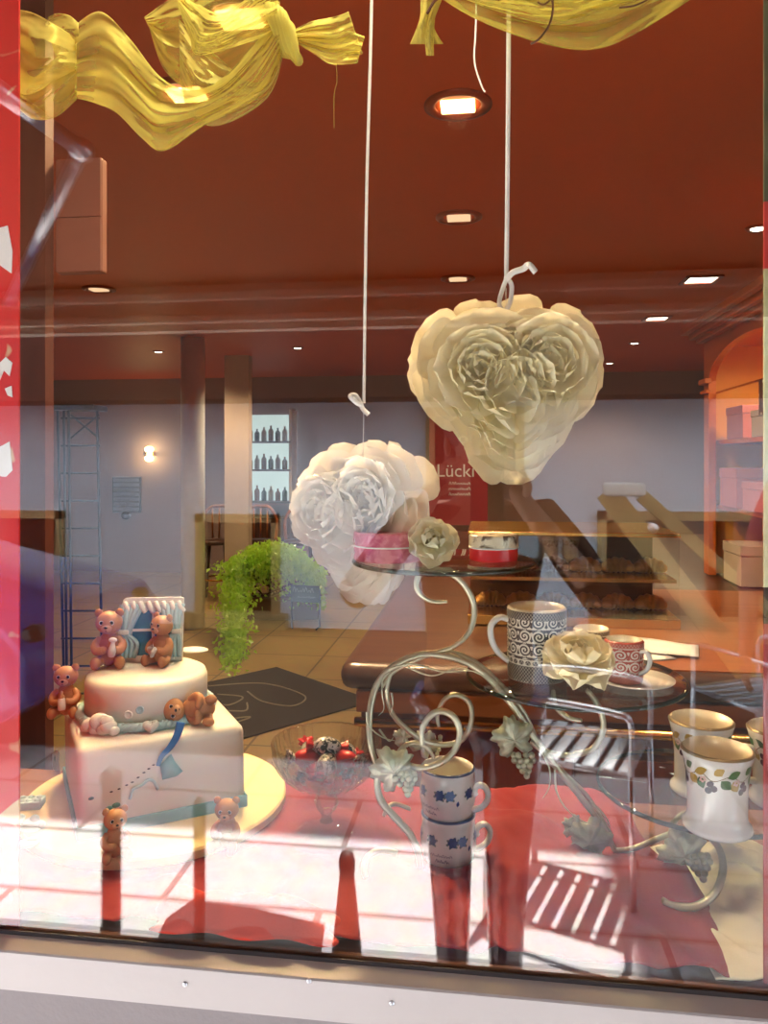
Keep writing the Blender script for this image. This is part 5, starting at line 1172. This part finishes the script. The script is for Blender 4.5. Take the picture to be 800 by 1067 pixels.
# stacked blue-flowered cups
fo = [(.029, 0), (.0325, .001), (.034, .004), (.0365, .018), (.0365, .028), (.034, .042), (.0335, .052), (.0345, .058)]
fo = [(.030, 0), (.0335, .001), (.0345, .005), (.0375, .020), (.0380, .030), (.0360, .045), (.0355, .052), (.0370, .060)]
M['bluerim'] = mat('blue_rim', (.07, .12, .26), .3); M['blueflower'] = mat('blue_flower_print', (.02, .06, .20), .3, var=.5, scale=400); M['blueflower2'] = mat('light_blue_flower_print', (.12, .22, .42), .3, var=.4, scale=400); M['greyleaf'] = mat('grey_green_leaf_print', (.16, .22, .20), .3); M['script'] = mat('script_print', (.08, .10, .16), .4)
def blue_cup(label):
    t, o = make_cup('flowered_cup', label, 'cup', fo, .0026, M['china'], M['china'], M['bluerim'], 'stacked blue-flowered cups')
    B = [bmesh.new() for k in range(4)]; r = random.Random(6)
    for u in (-.027, .002, .016, .045, -.055):
        mm = 1 if u == .016 else 0
        for k in range(6): on_wall(B[mm], fo, -PI/2, disc2(u+.004*math.cos(k*1.05), .0365+.004*math.sin(k*1.05), .0029, 8), 0, 0, .0005)
        on_wall(B[mm], fo, -PI/2, disc2(u, .0365, .003, 8), 0, 0, .0006)
        for a in (2.6, 3.4, 4.2, 5.4, .3, 1.2): on_wall(B[2], fo, -PI/2, leaf2(u+.005*math.cos(a), .036+.004*math.sin(a), .0045, .0018, a), 0, 0, .0004)
    on_wall(B[0], fo, -PI/2, leaf2(.026, .022, .008, .0022, 1.4), 0, 0, .0005)
    def stroke(bm, pts, w):
        for (xa, ya), (xb, yb) in zip(pts, pts[1:]):
            dx, dy = xb-xa, yb-ya; L = math.hypot(dx, dy)+1e-9; nx, ny = -dy/L*w, dx/L*w
            on_wall(bm, fo, -PI/2, [(xa-nx, ya-ny), (xb-nx, yb-ny), (xb+nx, yb+ny), (xa+nx, ya+ny)], 0, 0, .0004)
    stroke(B[3], [(p.x, p.y) for p in spline([Vector((x-.014, .0165+y, 0)) for x, y in squiggle(.030, .0035, 19, 31)], 3)], .00028)
    stroke(B[3], [(p.x, p.y) for p in spline([Vector((x-.012, .0085+y, 0)) for x, y in squiggle(.018, .004, 13, 32)], 3)], .00034)
    for b_, m_, n_ in zip(B, ('blueflower', 'blueflower2', 'greyleaf', 'script'), ('flower_print', 'pale_flower_print', 'leaf_print', 'script_line')): obj(n_, b_, M[m_], t)
    bm = bmesh.new()
    pts = [(.034, 0, .010), (.043, 0, .012), (.053, 0, .020), (.057, 0, .033), (.051, 0, .043), (.042, 0, .042), (.038, 0, .034), (.0395, 0, .029)]
    tube(bm, pts, lambda f: .0040, 12, 10, flat=1.3); obj('handle', bm, M['china'], t); return t
c1 = blue_cup('lower cup of the stacked pair of blue-flowered cups'); c1.location = (CUP.x, CUP.y, .9625); c1.rotation_euler.z = ANG+.02
c2 = dup(c1); c2.location = (CUP.x-.001, CUP.y, .9625+.0612); c2.rotation_euler.z = ANG-.42; c2['label'] = 'upper cup of the stacked pair of blue-flowered cups'

# crystal bowl with wrapped sweets
def crystal(name):
    N = NT(name); g = N.n('ShaderNodeBsdfGlass', i_IOR=1.35, i_Roughness=0.0); g.inputs[0].default_value = (.97, .97, .95, 1)
    tr = N.n('ShaderNodeBsdfTransparent'); tr.inputs[0].default_value = (.97, .97, .95, 1)
    s = N.n('ShaderNodeMixShader'); s.inputs[0].default_value = .35; N.l(tr.outputs[0], s.inputs[1]); N.l(g.outputs[0], s.inputs[2])
    N.l(s.outputs[0], N.out.inputs[0]); return N.m
M['crystal'] = crystal('cut_crystal')
bz = .9625
t = empty('crystal_bowl', (BOWL.x, BOWL.y, bz), 0, 'cut-crystal footed bowl of sweets on the red cloth', 'bowl')
def flute(a, i): return 1+.018*abs(math.sin(a*18))
RB = .079; SH = .062
bm = bmesh.new(); lathe(bm, [(.012, SH-.004), (.022, SH), (.045, SH+.010), (.066, SH+.028), (.076, SH+.048), (RB, SH+.066), (RB-.001, SH+.070), (RB-.004, SH+.066), (.071, SH+.046), (.061, SH+.030), (.042, SH+.015), (.02, SH+.006), (0, SH+.005)], 144, wob=lambda a, i: flute(a, i) if 1 <= i <= 6 else 1); o = obj('bowl', bm, M['crystal'], t)
bm = bmesh.new(); lathe(bm, [(0, SH-.002), (.012, SH-.002), (.016, SH-.012), (.0185, SH-.020), (.014, SH-.030), (.008, SH-.036), (.007, .020), (.010, .014), (0, .013)], 8); o = obj('stem', bm, M['crystal'], t, smooth=False)
bm = bmesh.new(); lathe(bm, [(0, .013), (.012, .012), (.03, .007), (.043, .0025), (.044, .001), (.042, 0), (0, 0)], 96, wob=lambda a, i: 1+.012*abs(math.sin(a*12))); obj('foot', bm, M['crystal'], t)
bm = bmesh.new()
for k in range(24):
    a = 2*PI*k/24
    for da in (-.06, .06): 
        q = [(.046, SH+.0085), (.066, SH+.0262), (.0775, SH+.046)]
        tube(bm, [Vector((r*1.02*math.cos(a+da*j), r*1.02*math.sin(a+da*j), z)) for j, (r, z) in enumerate(q)], .0006, 5, 3)
obj('cut_pattern', bm, M['crystal'], t)
M['foil_red'] = mat('red_foil', (.62, .02, .02), .3, .25); M['foil_stripe'] = printed('striped_foil', (.02, .03, .03), (.75, .72, .66), 130)
rr = random.Random(12)
def sweet(p, rot, striped, lab):
    t = empty('wrapped_sweet', p, 0, lab, 'sweet', 'wrapped sweets in the crystal bowl'); t.rotation_euler = rot
    bm = bmesh.new(); ball(bm, (0, 0, 0), (.021, .0135, .0135)); obj('wrapper', bm, M['foil_stripe' if striped else 'foil_red'], t)
    for s in (-1, 1):
        bm = bmesh.new()
        def fl(u, v): a = 2*PI*u; r = .0025+.0095*v; return Vector((s*(.017+.013*v), r*math.cos(a)*(1+.25*math.sin(a*6)), r*math.sin(a)*(1+.25*math.sin(a*6+1))*.7))
        grid(bm, 25, 5, fl); o = obj('twist', bm, M['foil_red'] if striped else M['foil_stripe'], t); solid(o, .0004)
zb_ = bz+SH
for (x, y, z, rot, st_) in ((-.030, -.012, .036, (.3, .2, .5), 0), (.006, -.028, .034, (.2, -.3, 1.4), 1), (.034, -.010, .036, (.1, .2, 2.6), 0), (-.006, .014, .030, (.4, .1, .1), 0), (.028, .024, .036, (.1, .4, 1.0), 1), (-.034, .022, .034, (.2, -.2, 2.0), 1), (.002, -.004, .052, (.1, .12, .25), 1), (-.010, -.022, .021, (0, 0, .8), 0), (.022, .002, .022, (0, 0, 2.2), 0)):
    sweet((BOWL.x+x*.85, BOWL.y+y*.85, zb_+z+.010), rot, st_, 'striped black and white wrapped sweet in the crystal bowl' if st_ else 'red wrapped sweet in the crystal bowl')

# ================================================================== the street that the pane mirrors
struct(obj('pavement', boxb((-9, -2.95, -.1), (8, -.0, 0)), M['paving'], smooth=False))
struct(obj('street', boxb((-12, -6.6, -.12), (12, -2.95, -.02)), M['asphalt'], smooth=False))
FY = -6.0
# plaster front with its openings, heavy timber storey above
def rr_(px0, px1, py0, py1): a = RY(px0, py1, 6.0); b = RY(px1, py0, 6.0); return a.x, b.x, max(-.02, a.z), b.z
opens = {'window_2': rr_(622, 832, 534, 645), 'window_3': rr_(205, 292, 536, 640), 'door_1': rr_(444, 546, 424, 700), 'window_4': rr_(-60, 68, 532, 648)}
ztop = RY(400, 419, 6.0).z
xs = sorted({-9.0, 7.0} | {v for o in opens.values() for v in o[:2]})
bm = bmesh.new()
for xa, xb in zip(xs, xs[1:]):
    xm = (xa+xb)/2; z = -.02
    hit = [o for o in opens.values() if o[0] < xm < o[1]]
    if hit:
        o = hit[0]
        if o[2] > 0: box(bm, (xm, FY-.15, (z+o[2])/2), (xb-xa, .3, o[2]-z))
        box(bm, (xm, FY-.15, (o[3]+ztop)/2), (xb-xa, .3, ztop-o[3]))
    else: box(bm, (xm, FY-.15, (z+ztop)/2), (xb-xa, .3, ztop-z))
struct(obj('wall_street', bm, M['plaster'], smooth=False))
struct(obj('wall_upper_storey', boxb((-9.5, FY-.3, ztop), (7.5, FY+.55, 5.9)), M['dark_timber'], smooth=False))
bm = boxb((-10, FY-4, 5.9), (8, FY+.75, 6.05)); box(bm, (4.75, FY-1.6, 7.5), (6.6, 4.7, 3.2))  # raised block added on the roof to shade the right of the pavement
struct(obj('roof_with_shade_block', bm, M['dark_timber'], smooth=False))
for nm, (xa, xb, za, zb) in opens.items():
    bm = bmesh.new(); w = .075
    box(bm, (xa+w/2, FY-.01, (za+zb)/2), (w, .12, zb-za)); box(bm, (xb-w/2, FY-.01, (za+zb)/2), (w, .12, zb-za)); box(bm, ((xa+xb)/2, FY-.01, zb-w/2), (xb-xa, .12, w))
    if za > 0: box(bm, ((xa+xb)/2, FY+.02, za-.06), (xb-xa+.15, .2, .18))
    struct(obj(nm, bm, M['tan_wood'], smooth=False))
    fr = bpy.data.objects[nm]
    bm = bmesh.new(); box(bm, ((xa+xb)/2, FY-.2, (za+zb)/2), (xb-xa, .02, zb-za)); obj('pane', bm, M['street_glass' if nm != 'door_1' else 'doorway_shade'], fr, smooth=False)  # the doorway gets a flat sheet coloured as its inner shade
    if nm in ('window_2', 'window_3'):
        bm = bmesh.new()
        for k in range(1, 3 if nm == 'window_2' else 2):
            n = 3 if nm == 'window_2' else 2; box(bm, (xa+(xb-xa)*k/n, FY-.12, (za+zb)/2), (.10, .1, zb-za))
        obj('mullion', bm, M['dark_timber'], fr, smooth=False)
# awning over the shop window
AY = -1.45
bz0 = RY(400, 341, -AY).z; bz1 = RY(400, 293, -AY).z
t = empty('window_awning', (0, AY/2, 2.6), 0, 'dark shop awning with a pale front beam, mirrored in the window pane', 'awning')
L0 = Vector(t.location)
bm = bmesh.new(); v = [bm.verts.new(Vector(q)-L0) for q in ((-5, 0.0, 2.85), (4.5, 0.0, 2.85), (4.5, AY-.02, bz1-.01), (-5, AY-.02, bz1-.01))]; bm.faces.new(v)
o = obj('cloth', bm, M['awning'], t, smooth=False); solid(o, .01)
bm = bmesh.new(); h = bz1-bz0
box(bm, (-.25, AY, bz0+h/2), (9.5, .05, h)); box(bm, (-.25, AY+.03, bz0+h*.25), (9.5, .02, h*.2), None, .006); box(bm, (-.25, AY+.03, bz0+h*.75), (9.5, .02, h*.22), None, .006)
bmesh.ops.translate(bm, verts=bm.verts, vec=-L0); obj('front_beam', bm, M['awning_beam'], t, smooth=False)
for pts in ([(-20, 80, 1.15), (83, 155, 1.5), (8, 315, 2.2)],):
    bm = bmesh.new(); q = [RD(*p_)-L0 for p_ in pts]; cyl(bm, q[0], q[1], .016); cyl(bm, q[1], q[2], .014); ball(bm, q[1], .024); obj('folding_arm', bm, M['alu'], t)

# parked blue car
M['carblue'] = mat('car_blue', (.02, .06, .30), .25, .3, coat=1); M['tyre'] = mat('tyre_rubber', (.015, .015, .016), .8); M['rim'] = mat('wheel_rim', (.55, .56, .6), .3, .8)
nose = RD(112, 742, 4.5); ang = math.pi   # its nose points along +x in the street; length runs to -x
t = empty('parked_car', (nose.x, nose.y, 0), 0, 'blue parked car mirrored at the left of the window', 'car')
Lc, Wc = 3.9, 1.65
prof = [(0, .30), (.02, .55), (.12, .68), (.5, .78), (1.05, .90), (1.25, .96), (1.95, 1.40), (2.4, 1.46), (3.2, 1.42), (3.7, 1.0), (3.88, .92), (3.9, .45), (3.82, .25), (.1, .22)]
bm = bmesh.new(); sect = [(-.5, .94), (-.49, 1), (-.25, 1.0), (0, 1.0), (.25, 1.0), (.49, 1.0), (.5, .94)]
rings = []
for f, k in ((-.5, .90), (-.47, .98), (0, 1.0), (.47, .98), (.5, .90)):
    rg = []
    for x, z in prof:
        inn = (.16 if z > 1.0 else .0)*min(1, (z-.95)/.4) if z > .95 else 0
        xx = Lc/2+(x-Lc/2)*(1-(1-k)*.35); rg.append(bm.verts.new(Vector((-xx, -f*(Wc-2*inn*abs(f)*2*.9), .25+(z-.25)*(1-(1-k)*.15)))))
    rings.append(rg)
n = len(prof)
for a, b in zip(rings, rings[1:]):
    for i in range(n): bm.faces.new((a[i], a[(i+1) % n], b[(i+1) % n], b[i]))
bm.faces.new(rings[0]); bm.faces.new(rings[-1][::-1])
o = obj('car_shell', bm, M['carblue'], t); m_ = o.modifiers.new('bev', 'BEVEL'); m_.width = .04; m_.segments = 3; m_.limit_method = 'ANGLE'
for sy in (-1, 1):
    for x in (-.72, -3.15):
        w = empty('wheel', (x, sy*(Wc/2-.08), .30)); w.parent = t
        bm = bmesh.new(); lathe(bm, [(.19, -.09), (.28, -.09), (.30, -.06), (.30, .06), (.28, .09), (.19, .09)], 40); bm.transform(Matrix.Rotation(PI/2, 4, 'X')); obj('tyre', bm, M['tyre'], w)
        bm = bmesh.new(); lathe(bm, [(0, .05), (.05, .06), (.06, .05), (.17, .065), (.195, .085), (.195, -.085), (0, -.05)], 32)
        for k in range(10): a = 2*PI*k/10; ball(bm, (.12*math.cos(a), .12*math.sin(a), .062), (.02, .02, .006), u=8, v=6)
        bm.transform(Matrix.Rotation(PI/2 if sy < 0 else -PI/2, 4, 'X')); obj('hub', bm, M['rim'], w)
    bm = bmesh.new(); y = sy*(Wc/2-.055)
    v = [bm.verts.new(q) for q in ((-1.5, y, .98), (-2.05, y-sy*.10, 1.36), (-3.0, y-sy*.10, 1.34), (-3.3, y, .98))]; bm.faces.new(v); o = obj('side_window', bm, M['street_glass'], t, smooth=False); solid(o, .05, 0)
    bm = bmesh.new(); ball(bm, (-.10, sy*.6, .60), (.05, .12, .06)); obj('headlamp', bm, M['street_glass'], t)
bm = bmesh.new(); v = [bm.verts.new(q) for q in ((-1.28, -.66, .985), (-1.28, .66, .985), (-1.92, .56, 1.385), (-1.92, -.56, 1.385))]; bm.faces.new(v); o = obj('windscreen', bm, M['street_glass'], t, smooth=False); solid(o, .03, 0)

# bistro chairs on the pavement
def chair(name, label):
    t = empty(name, (0, 0, 0), 0, label, 'chair', 'aluminium bistro chairs on the pavement')
    for sx in (-1, 1):
        bm = bmesh.new(); tube(bm, [(sx*.20, -.22, 0), (sx*.20, -.21, .45)], .011, 10, smooth=False); obj('leg', bm, M['alu'], t)
        bm = bmesh.new(); tube(bm, [(sx*.20, .26, 0), (sx*.20, .20, .43), (sx*.20, .22, .62), (sx*.19, .27, .86)], .011, 10); obj('leg', bm, M['alu'], t)
        bm = bmesh.new(); tube(bm, [(sx*.21, .24, .66), (sx*.23, .05, .67), (sx*.23, -.16, .66), (sx*.20, -.21, .62), (sx*.20, -.21, .45)], .011, 10); obj('armrest', bm, M['alu'], t)
    bm = bmesh.new()
    for k in range(7): box(bm, (0, -.19+k*.062, .455), (.40, .045, .012), None, .003)
    box(bm, (-.19, 0, .444), (.02, .42, .015)); box(bm, (.19, 0, .444), (.02, .42, .015)); obj('seat', bm, M['alu'], t)
    bm = bmesh.new()
    for k in range(4): box(bm, (0, .215+k*.016, .58+k*.075), (.39, .010, .045), None, .003)
    obj('backrest', bm, M['alu'], t); return t
ch = chair('bistro_chair', 'aluminium bistro chair mirrored in front of the peach rose')
p = RZ(606, 905, 0); ch.location = (p.x, p.y, 0); ch.rotation_euler.z = PI/2+.35
c2_ = dup(ch); p = RZ(795, 830, 0); c2_.location = (p.x, p.y, 0); c2_.rotation_euler.z = -.5; c2_['label'] = 'aluminium bistro chair mirrored at the right edge of the window'
# folding easel of pale timber, standing in the street
M['easel'] = wood_mat('easel_timber', (.52, .36, .13), (.62, .44, .18), (1, 10, 10), coat=0)
D_ = 4.3; e0 = RD(632, 512, D_); e1 = RD(742, 655, D_)
dirv = (e1-e0); k = -(e0.z)/dirv.z; foot = e0+dirv*k
t = empty('timber_easel', (e0.x, e0.y, 0), 0, 'pale timber folding easel with a white cap mirrored at the right', 'easel'); O = Vector(t.location)
def beam(a, b, w, th, m, nm):
    bm = bmesh.new(); d = b-a; rot = d.to_track_quat('Z', 'Y').to_matrix(); box(bm, (a+b)/2-O, (th, w, d.length), rot, .004)
    return obj(nm, bm, m, t, smooth=False)
def flatbeam(a, b, w, th, nm):
    bm = bmesh.new(); d = (b-a).normalized(); yv = Vector((0, 1, 0)); sx = d.cross(yv).normalized()
    rot = Matrix((sx, yv, d)).transposed(); box(bm, (a+b)/2-O, (w, th, (b-a).length), rot, .004); obj(nm, bm, M['easel'], t, smooth=False)
flatbeam(e0, foot, .13, .05, 'front_leg')
f0 = RD(668, 516, D_+.06); f1 = RD(785, 622, D_+.25); dd = f1-f0; flatbeam(f0, f0+dd*(-(f0.z)/dd.z), .075, .05, 'rear_leg')
cpt = RD(650, 510, D_-.05); bm = bmesh.new(); box(bm, cpt-O, (.215, .14, .075), None, .02); obj('cap', bm, M['white_col'], t)
p = RD(680, 550, D_-.04); bm = bmesh.new(); cyl(bm, p-O+Vector((0, .03, 0)), p-O+Vector((0, -.06, 0)), .028); obj('bolt', bm, M['alu'], t)
# dark posts added on the pavement to make gaps in the mirrored sunlight
for px, d, w, lab in ((115, 2.25, .028, 'added dark post breaking the reflection at the front corner of the cake'), (207, 2.05, .016, 'thin added dark post breaking the reflection right of the cake'), (361, 2.15, .042, 'stout added dark post breaking the reflection in front of the crystal bowl')):
    p = RD(px, 900, d); t = empty('added_post', (p.x, p.y, 0), 0, lab, 'post', 'added dark posts on the pavement')
    bm = bmesh.new(); hp = .60 if w < .04 else .40; q_ = w > .04; lathe(bm, [(w*1.6, 0), (w*1.6, .02), (w*(1.2 if q_ else 1), .035), (w*(.5 if q_ else 1), hp-.06), (w*(.55 if q_ else 1.15), hp-.04), (w*(.55 if q_ else 1.15), hp-.02), (w*.4, hp), (0, hp+.005)], 24); obj('shaft', bm, M['bollard'], t)

# dark mat added on the sunlit pavement to blank part of its reflection
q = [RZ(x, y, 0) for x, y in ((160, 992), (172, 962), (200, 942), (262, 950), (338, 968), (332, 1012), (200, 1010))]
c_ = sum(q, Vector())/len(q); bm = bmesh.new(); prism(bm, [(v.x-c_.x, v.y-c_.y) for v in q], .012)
o = obj('added_dark_mat', bm, M['tyre'], smooth=False); o.location = (c_.x, c_.y, .0005); tag(o, 'dark mat added on the pavement to darken the reflection over the orange-red cloth', 'mat')

# ------------------------------------------------------------------ people
M['skin'] = mat('skin', (.50, .27, .18), .5, sss=.1); M['hair'] = mat('dark_hair', (.035, .018, .010), .5, bump=.5, bscale=60); M['brown_top'] = mat('brown_knit', (.16, .065, .04), .9, bump=.3); M['denim'] = mat('blue_denim', (.06, .11, .24), .85, bump=.3); M['leggings'] = mat('shiny_leggings', (.035, .03, .07), .22, bump=.9, bscale=22, coat=.4); M['shoe'] = mat('dark_shoe', (.03, .03, .03), .5); M['phone'] = mat('phone_body', (.02, .02, .022), .2); M['pinkshirt'] = mat('rose_shirt', (.42, .10, .12), .85)
def skin(name, verts, edges, radii, m, parent, lv=2):
    me = bpy.data.meshes.new(name); me.from_pydata(verts, edges, []); me.materials.append(m); o = bpy.data.objects.new(name, me); C.objects.link(o); o.parent = parent
    s = o.modifiers.new('skin', 'SKIN'); s.use_smooth_shade = True
    if not me.skin_vertices: me.skin_vertices  # created with the modifier
    for i, r in enumerate(radii):
        r = (r, r) if isinstance(r, (int, float)) else r
        me.skin_vertices[0].data[i].radius = r
    me.skin_vertices[0].data[0].use_root = True
    subd(o, lv); return o
def chain(name, pts, radii, m, parent, lv=2): return skin(name, pts, [(i, i+1) for i in range(len(pts)-1)], radii, m, parent, lv)
def person(name, loc, rz, label, arms, top, legs_m, hair_long, h=1.66):
    """arms: for each side (elbow, wrist, finger direction); frame: x to the person's left ... y forward, z up"""
    t = empty(name, loc, rz, label, 'person'); k = h/1.70
    V = lambda *p: Vector(p)*k
    verts, rad, edges = [], [], []
    def add(p, r, link=None):
        verts.append(V(*p)); rad.append((r[0]*k, r[1]*k) if isinstance(r, tuple) else r*k)
        if link is not None: edges.append((link, len(verts)-1))
        return len(verts)-1
    pel = add((0, 0, .96), (.145, .11)); wa = add((0, 0, 1.10), (.125, .09), pel); chst = add((0, 0, 1.27), (.15, .105), wa); nk = add((0, -.01, 1.43), .06, chst); hb = add((0, .01, 1.50), .052, nk); hm = add((0, .02, 1.58), (.074, .088), hb); ht = add((0, .0, 1.66), (.066, .074), hm)
    hands = []
    for s, (el, wr, fd) in zip((-1, 1), arms):
        sh = add((s*.175, -.01, 1.38), .055, chst); e = add(el, .040, sh); w = add(wr, .026, e)
        fd = Vector(fd).normalized(); pm = Vector(wr)+fd*.05; p_ = add(tuple(pm), (.034, .020), w); hands.append((Vector(wr), pm, fd, s))
    for s in (-1, 1):
        hp = add((s*.085, 0, .90), .085, pel); kn = add((s*.075, .015, .50), .056, hp); an = add((s*.07, -.01, .09), .036, kn); he = add((s*.07, -.03, .035), .034, an); to = add((s*.08, .15, .028), .03, an)
    o = skin('body', verts, edges, rad, M['skin'], t)
    for wr, pm, fd, s in hands:                       # five separate fingers, bent and unequal
        side = fd.cross(Vector((0, 0, 1))); side = side.normalized() if side.length > .2 else Vector((0, 1, 0)); pn = side.cross(fd).normalized()
        for j, L in enumerate((.070, .080, .074, .058)):
            b = pm+fd*.012+side*(.027-.018*j); pts = [b, b+fd*L*.5-pn*.004, b+fd*L*.8-pn*.016, b+fd*L*.95-pn*.028]
            chain('finger', [q*k for q in pts], [.0095*k, .009*k, .008*k, .0065*k], M['skin'], o, 1)
        b = wr+fd*.02+side*.025; chain('thumb', [q*k for q in (b, b+side*.028+fd*.022, b+side*.034+fd*.05, b+side*.026+fd*.068)], [.012*k, .0115*k, .010*k, .008*k], M['skin'], o, 1)
    hd = V(0, .02, 1.58)
    bm = bmesh.new(); tube(bm, [hd+Vector((0, .085, .02)), hd+Vector((0, .108, -.005)), hd+Vector((0, .115, -.018)), hd+Vector((0, .09, -.026))], .011, 10); obj('nose', bm, M['skin'], o)
    for s in (-1, 1):
        bm = bmesh.new(); ball(bm, hd+Vector((s*.032, .078, .01)), (.013, .010, .009)); obj('eye', bm, M['eyewhite'], o)
        bm = bmesh.new(); ball(bm, hd+Vector((s*.032, .087, .01)), (.006, .004, .006)); obj('iris', bm, M['black'], o)
        bm = bmesh.new(); ball(bm, hd+Vector((s*.080, -.005, .0)), (.010, .022, .032)); obj('ear', bm, M['skin'], o)
    bm = bmesh.new(); ball(bm, hd+Vector((0, .086, -.052)), (.024, .009, .006)); obj('mouth', bm, mat('lips', (.45, .15, .13), .4), o)
    bm = bmesh.new(); ball(bm, hd+Vector((0, -.022, .045)), (.093, .095, .085), u=28, v=20)
    if hair_long:
        ball(bm, hd+Vector((0, -.055, -.05)), (.095, .062, .15), u=24, v=18)
    for v in bm.verts: v.co += v.co.normalized()*.006*noise.noise(v.co*40)
    obj('hair', bm, M['hair'], o)
    # clothes: slightly larger shells over the same skeleton
    tv, tr, te = [], [], []
    def ta(p, r, link=None):
        tv.append(V(*p)); tr.append((r[0]*k, r[1]*k) if isinstance(r, tuple) else r*k)
        if link is not None: te.append((link, len(tv)-1))
        return len(tv)-1
    a0 = ta((0, 0, .88), (.165, .135)); a1 = ta((0, 0, 1.0), (.16, .125), a0); a2 = ta((0, 0, 1.12), (.142, .108), a1); a3 = ta((0, 0, 1.28), (.167, .122), a2); a4 = ta((0, -.01, 1.40), (.085, .075), a3)
    for s, (el, wr, fd) in zip((-1, 1), arms):
        b = ta((s*.178, -.01, 1.38), .066, a3); e = ta(el, .052, b); ta(tuple(Vector(el).lerp(Vector(wr), .35)), .044, e)
    skin('blouse', tv, te, tr, top, o)
    tv, tr, te = [], [], []
    a0 = ta((0, 0, .97), (.152, .122))
    for s in (-1, 1):
        b = ta((s*.087, 0, .88), .094, a0); c = ta((s*.076, .015, .50), .064, b); ta((s*.07, -.008, .14), .046, c)
    skin('trousers', tv, te, tr, legs_m, o)
    for s in (-1, 1): bm = bmesh.new(); ball(bm, V(s*.075, .05, .038), (.045, .125, .04)); obj('shoe', bm, M['shoe'], o)
    return t
ph = Vector((0, -.845, 1.5))
pp = (-.02, -1.20, 0)
person('person', pp, .06, 'person in a brown blouse and shiny leggings raising a phone, mirrored in the pane', [((-.33, .10, 1.17), (-.10, .27, 1.44), (.35, .25, .7)), ((.33, .10, 1.17), (.12, .27, 1.44), (-.35, .25, .7))], M['brown_top'], M['leggings'], True)
t = empty('phone', (0, -.838, 1.49), ANG, 'dark smartphone held up by the mirrored person', 'phone')
bm = bmesh.new(); box(bm, (0, -.012, -.055), (.074, .008, .155), None, .0035); obj('case', bm, M['phone'], t)
bm = bmesh.new(); box(bm, (0, -.0165, -.055), (.068, .001, .148)); obj('screen', bm, M['street_glass'], t)
r1 = RD(786, 612, 2.62)
person('person', (r1.x+.27, r1.y-.02, 0), .1, 'person in a rose shirt whose bare forearm is mirrored at the right edge', [((-.26, -.02, 1.08), (-.30, .10, .86), (-.1, .1, -.9)), ((.25, -.03, 1.10), (.27, .05, .86), (.05, .1, -.9))], M['pinkshirt'], M['denim'], False, 1.72)

# ------------------------------------------------------------------ light
w = bpy.data.worlds.new('sky'); sc.world = w; w.use_nodes = True; nt = w.node_tree; bg = nt.nodes['Background']
bg.inputs[0].default_value = (.80, .90, 1.0, 1); bg.inputs[1].default_value = SKY
sun = bpy.data.lights.new('sun', 'SUN'); sun.energy = SUN; sun.color = (1, .96, .90); sun.angle = .009
so_ = bpy.data.objects.new('sun', sun); C.objects.link(so_); so_.rotation_euler = Vector((-.22, 1.0, -math.tan(math.radians(63)))).to_track_quat('-Z', 'Y').to_euler(); so_.location = (0, -5, 8)
vs = sc.view_settings; sc.display_settings.display_device = 'sRGB'; vs.view_transform = 'Standard'; vs.look = 'None'; vs.gamma = 1; vs.exposure = EXPO; vs.use_curve_mapping = False
sc.cycles.max_bounces = 10; sc.cycles.transparent_max_bounces = 24; sc.cycles.diffuse_bounces = 6; sc.cycles.glossy_bounces = 4; sc.cycles.transmission_bounces = 8; sc.cycles.caustics_reflective = False; sc.cycles.caustics_refractive = False; sc.cycles.sample_clamp_indirect = 8; sc.cycles.use_denoising = True
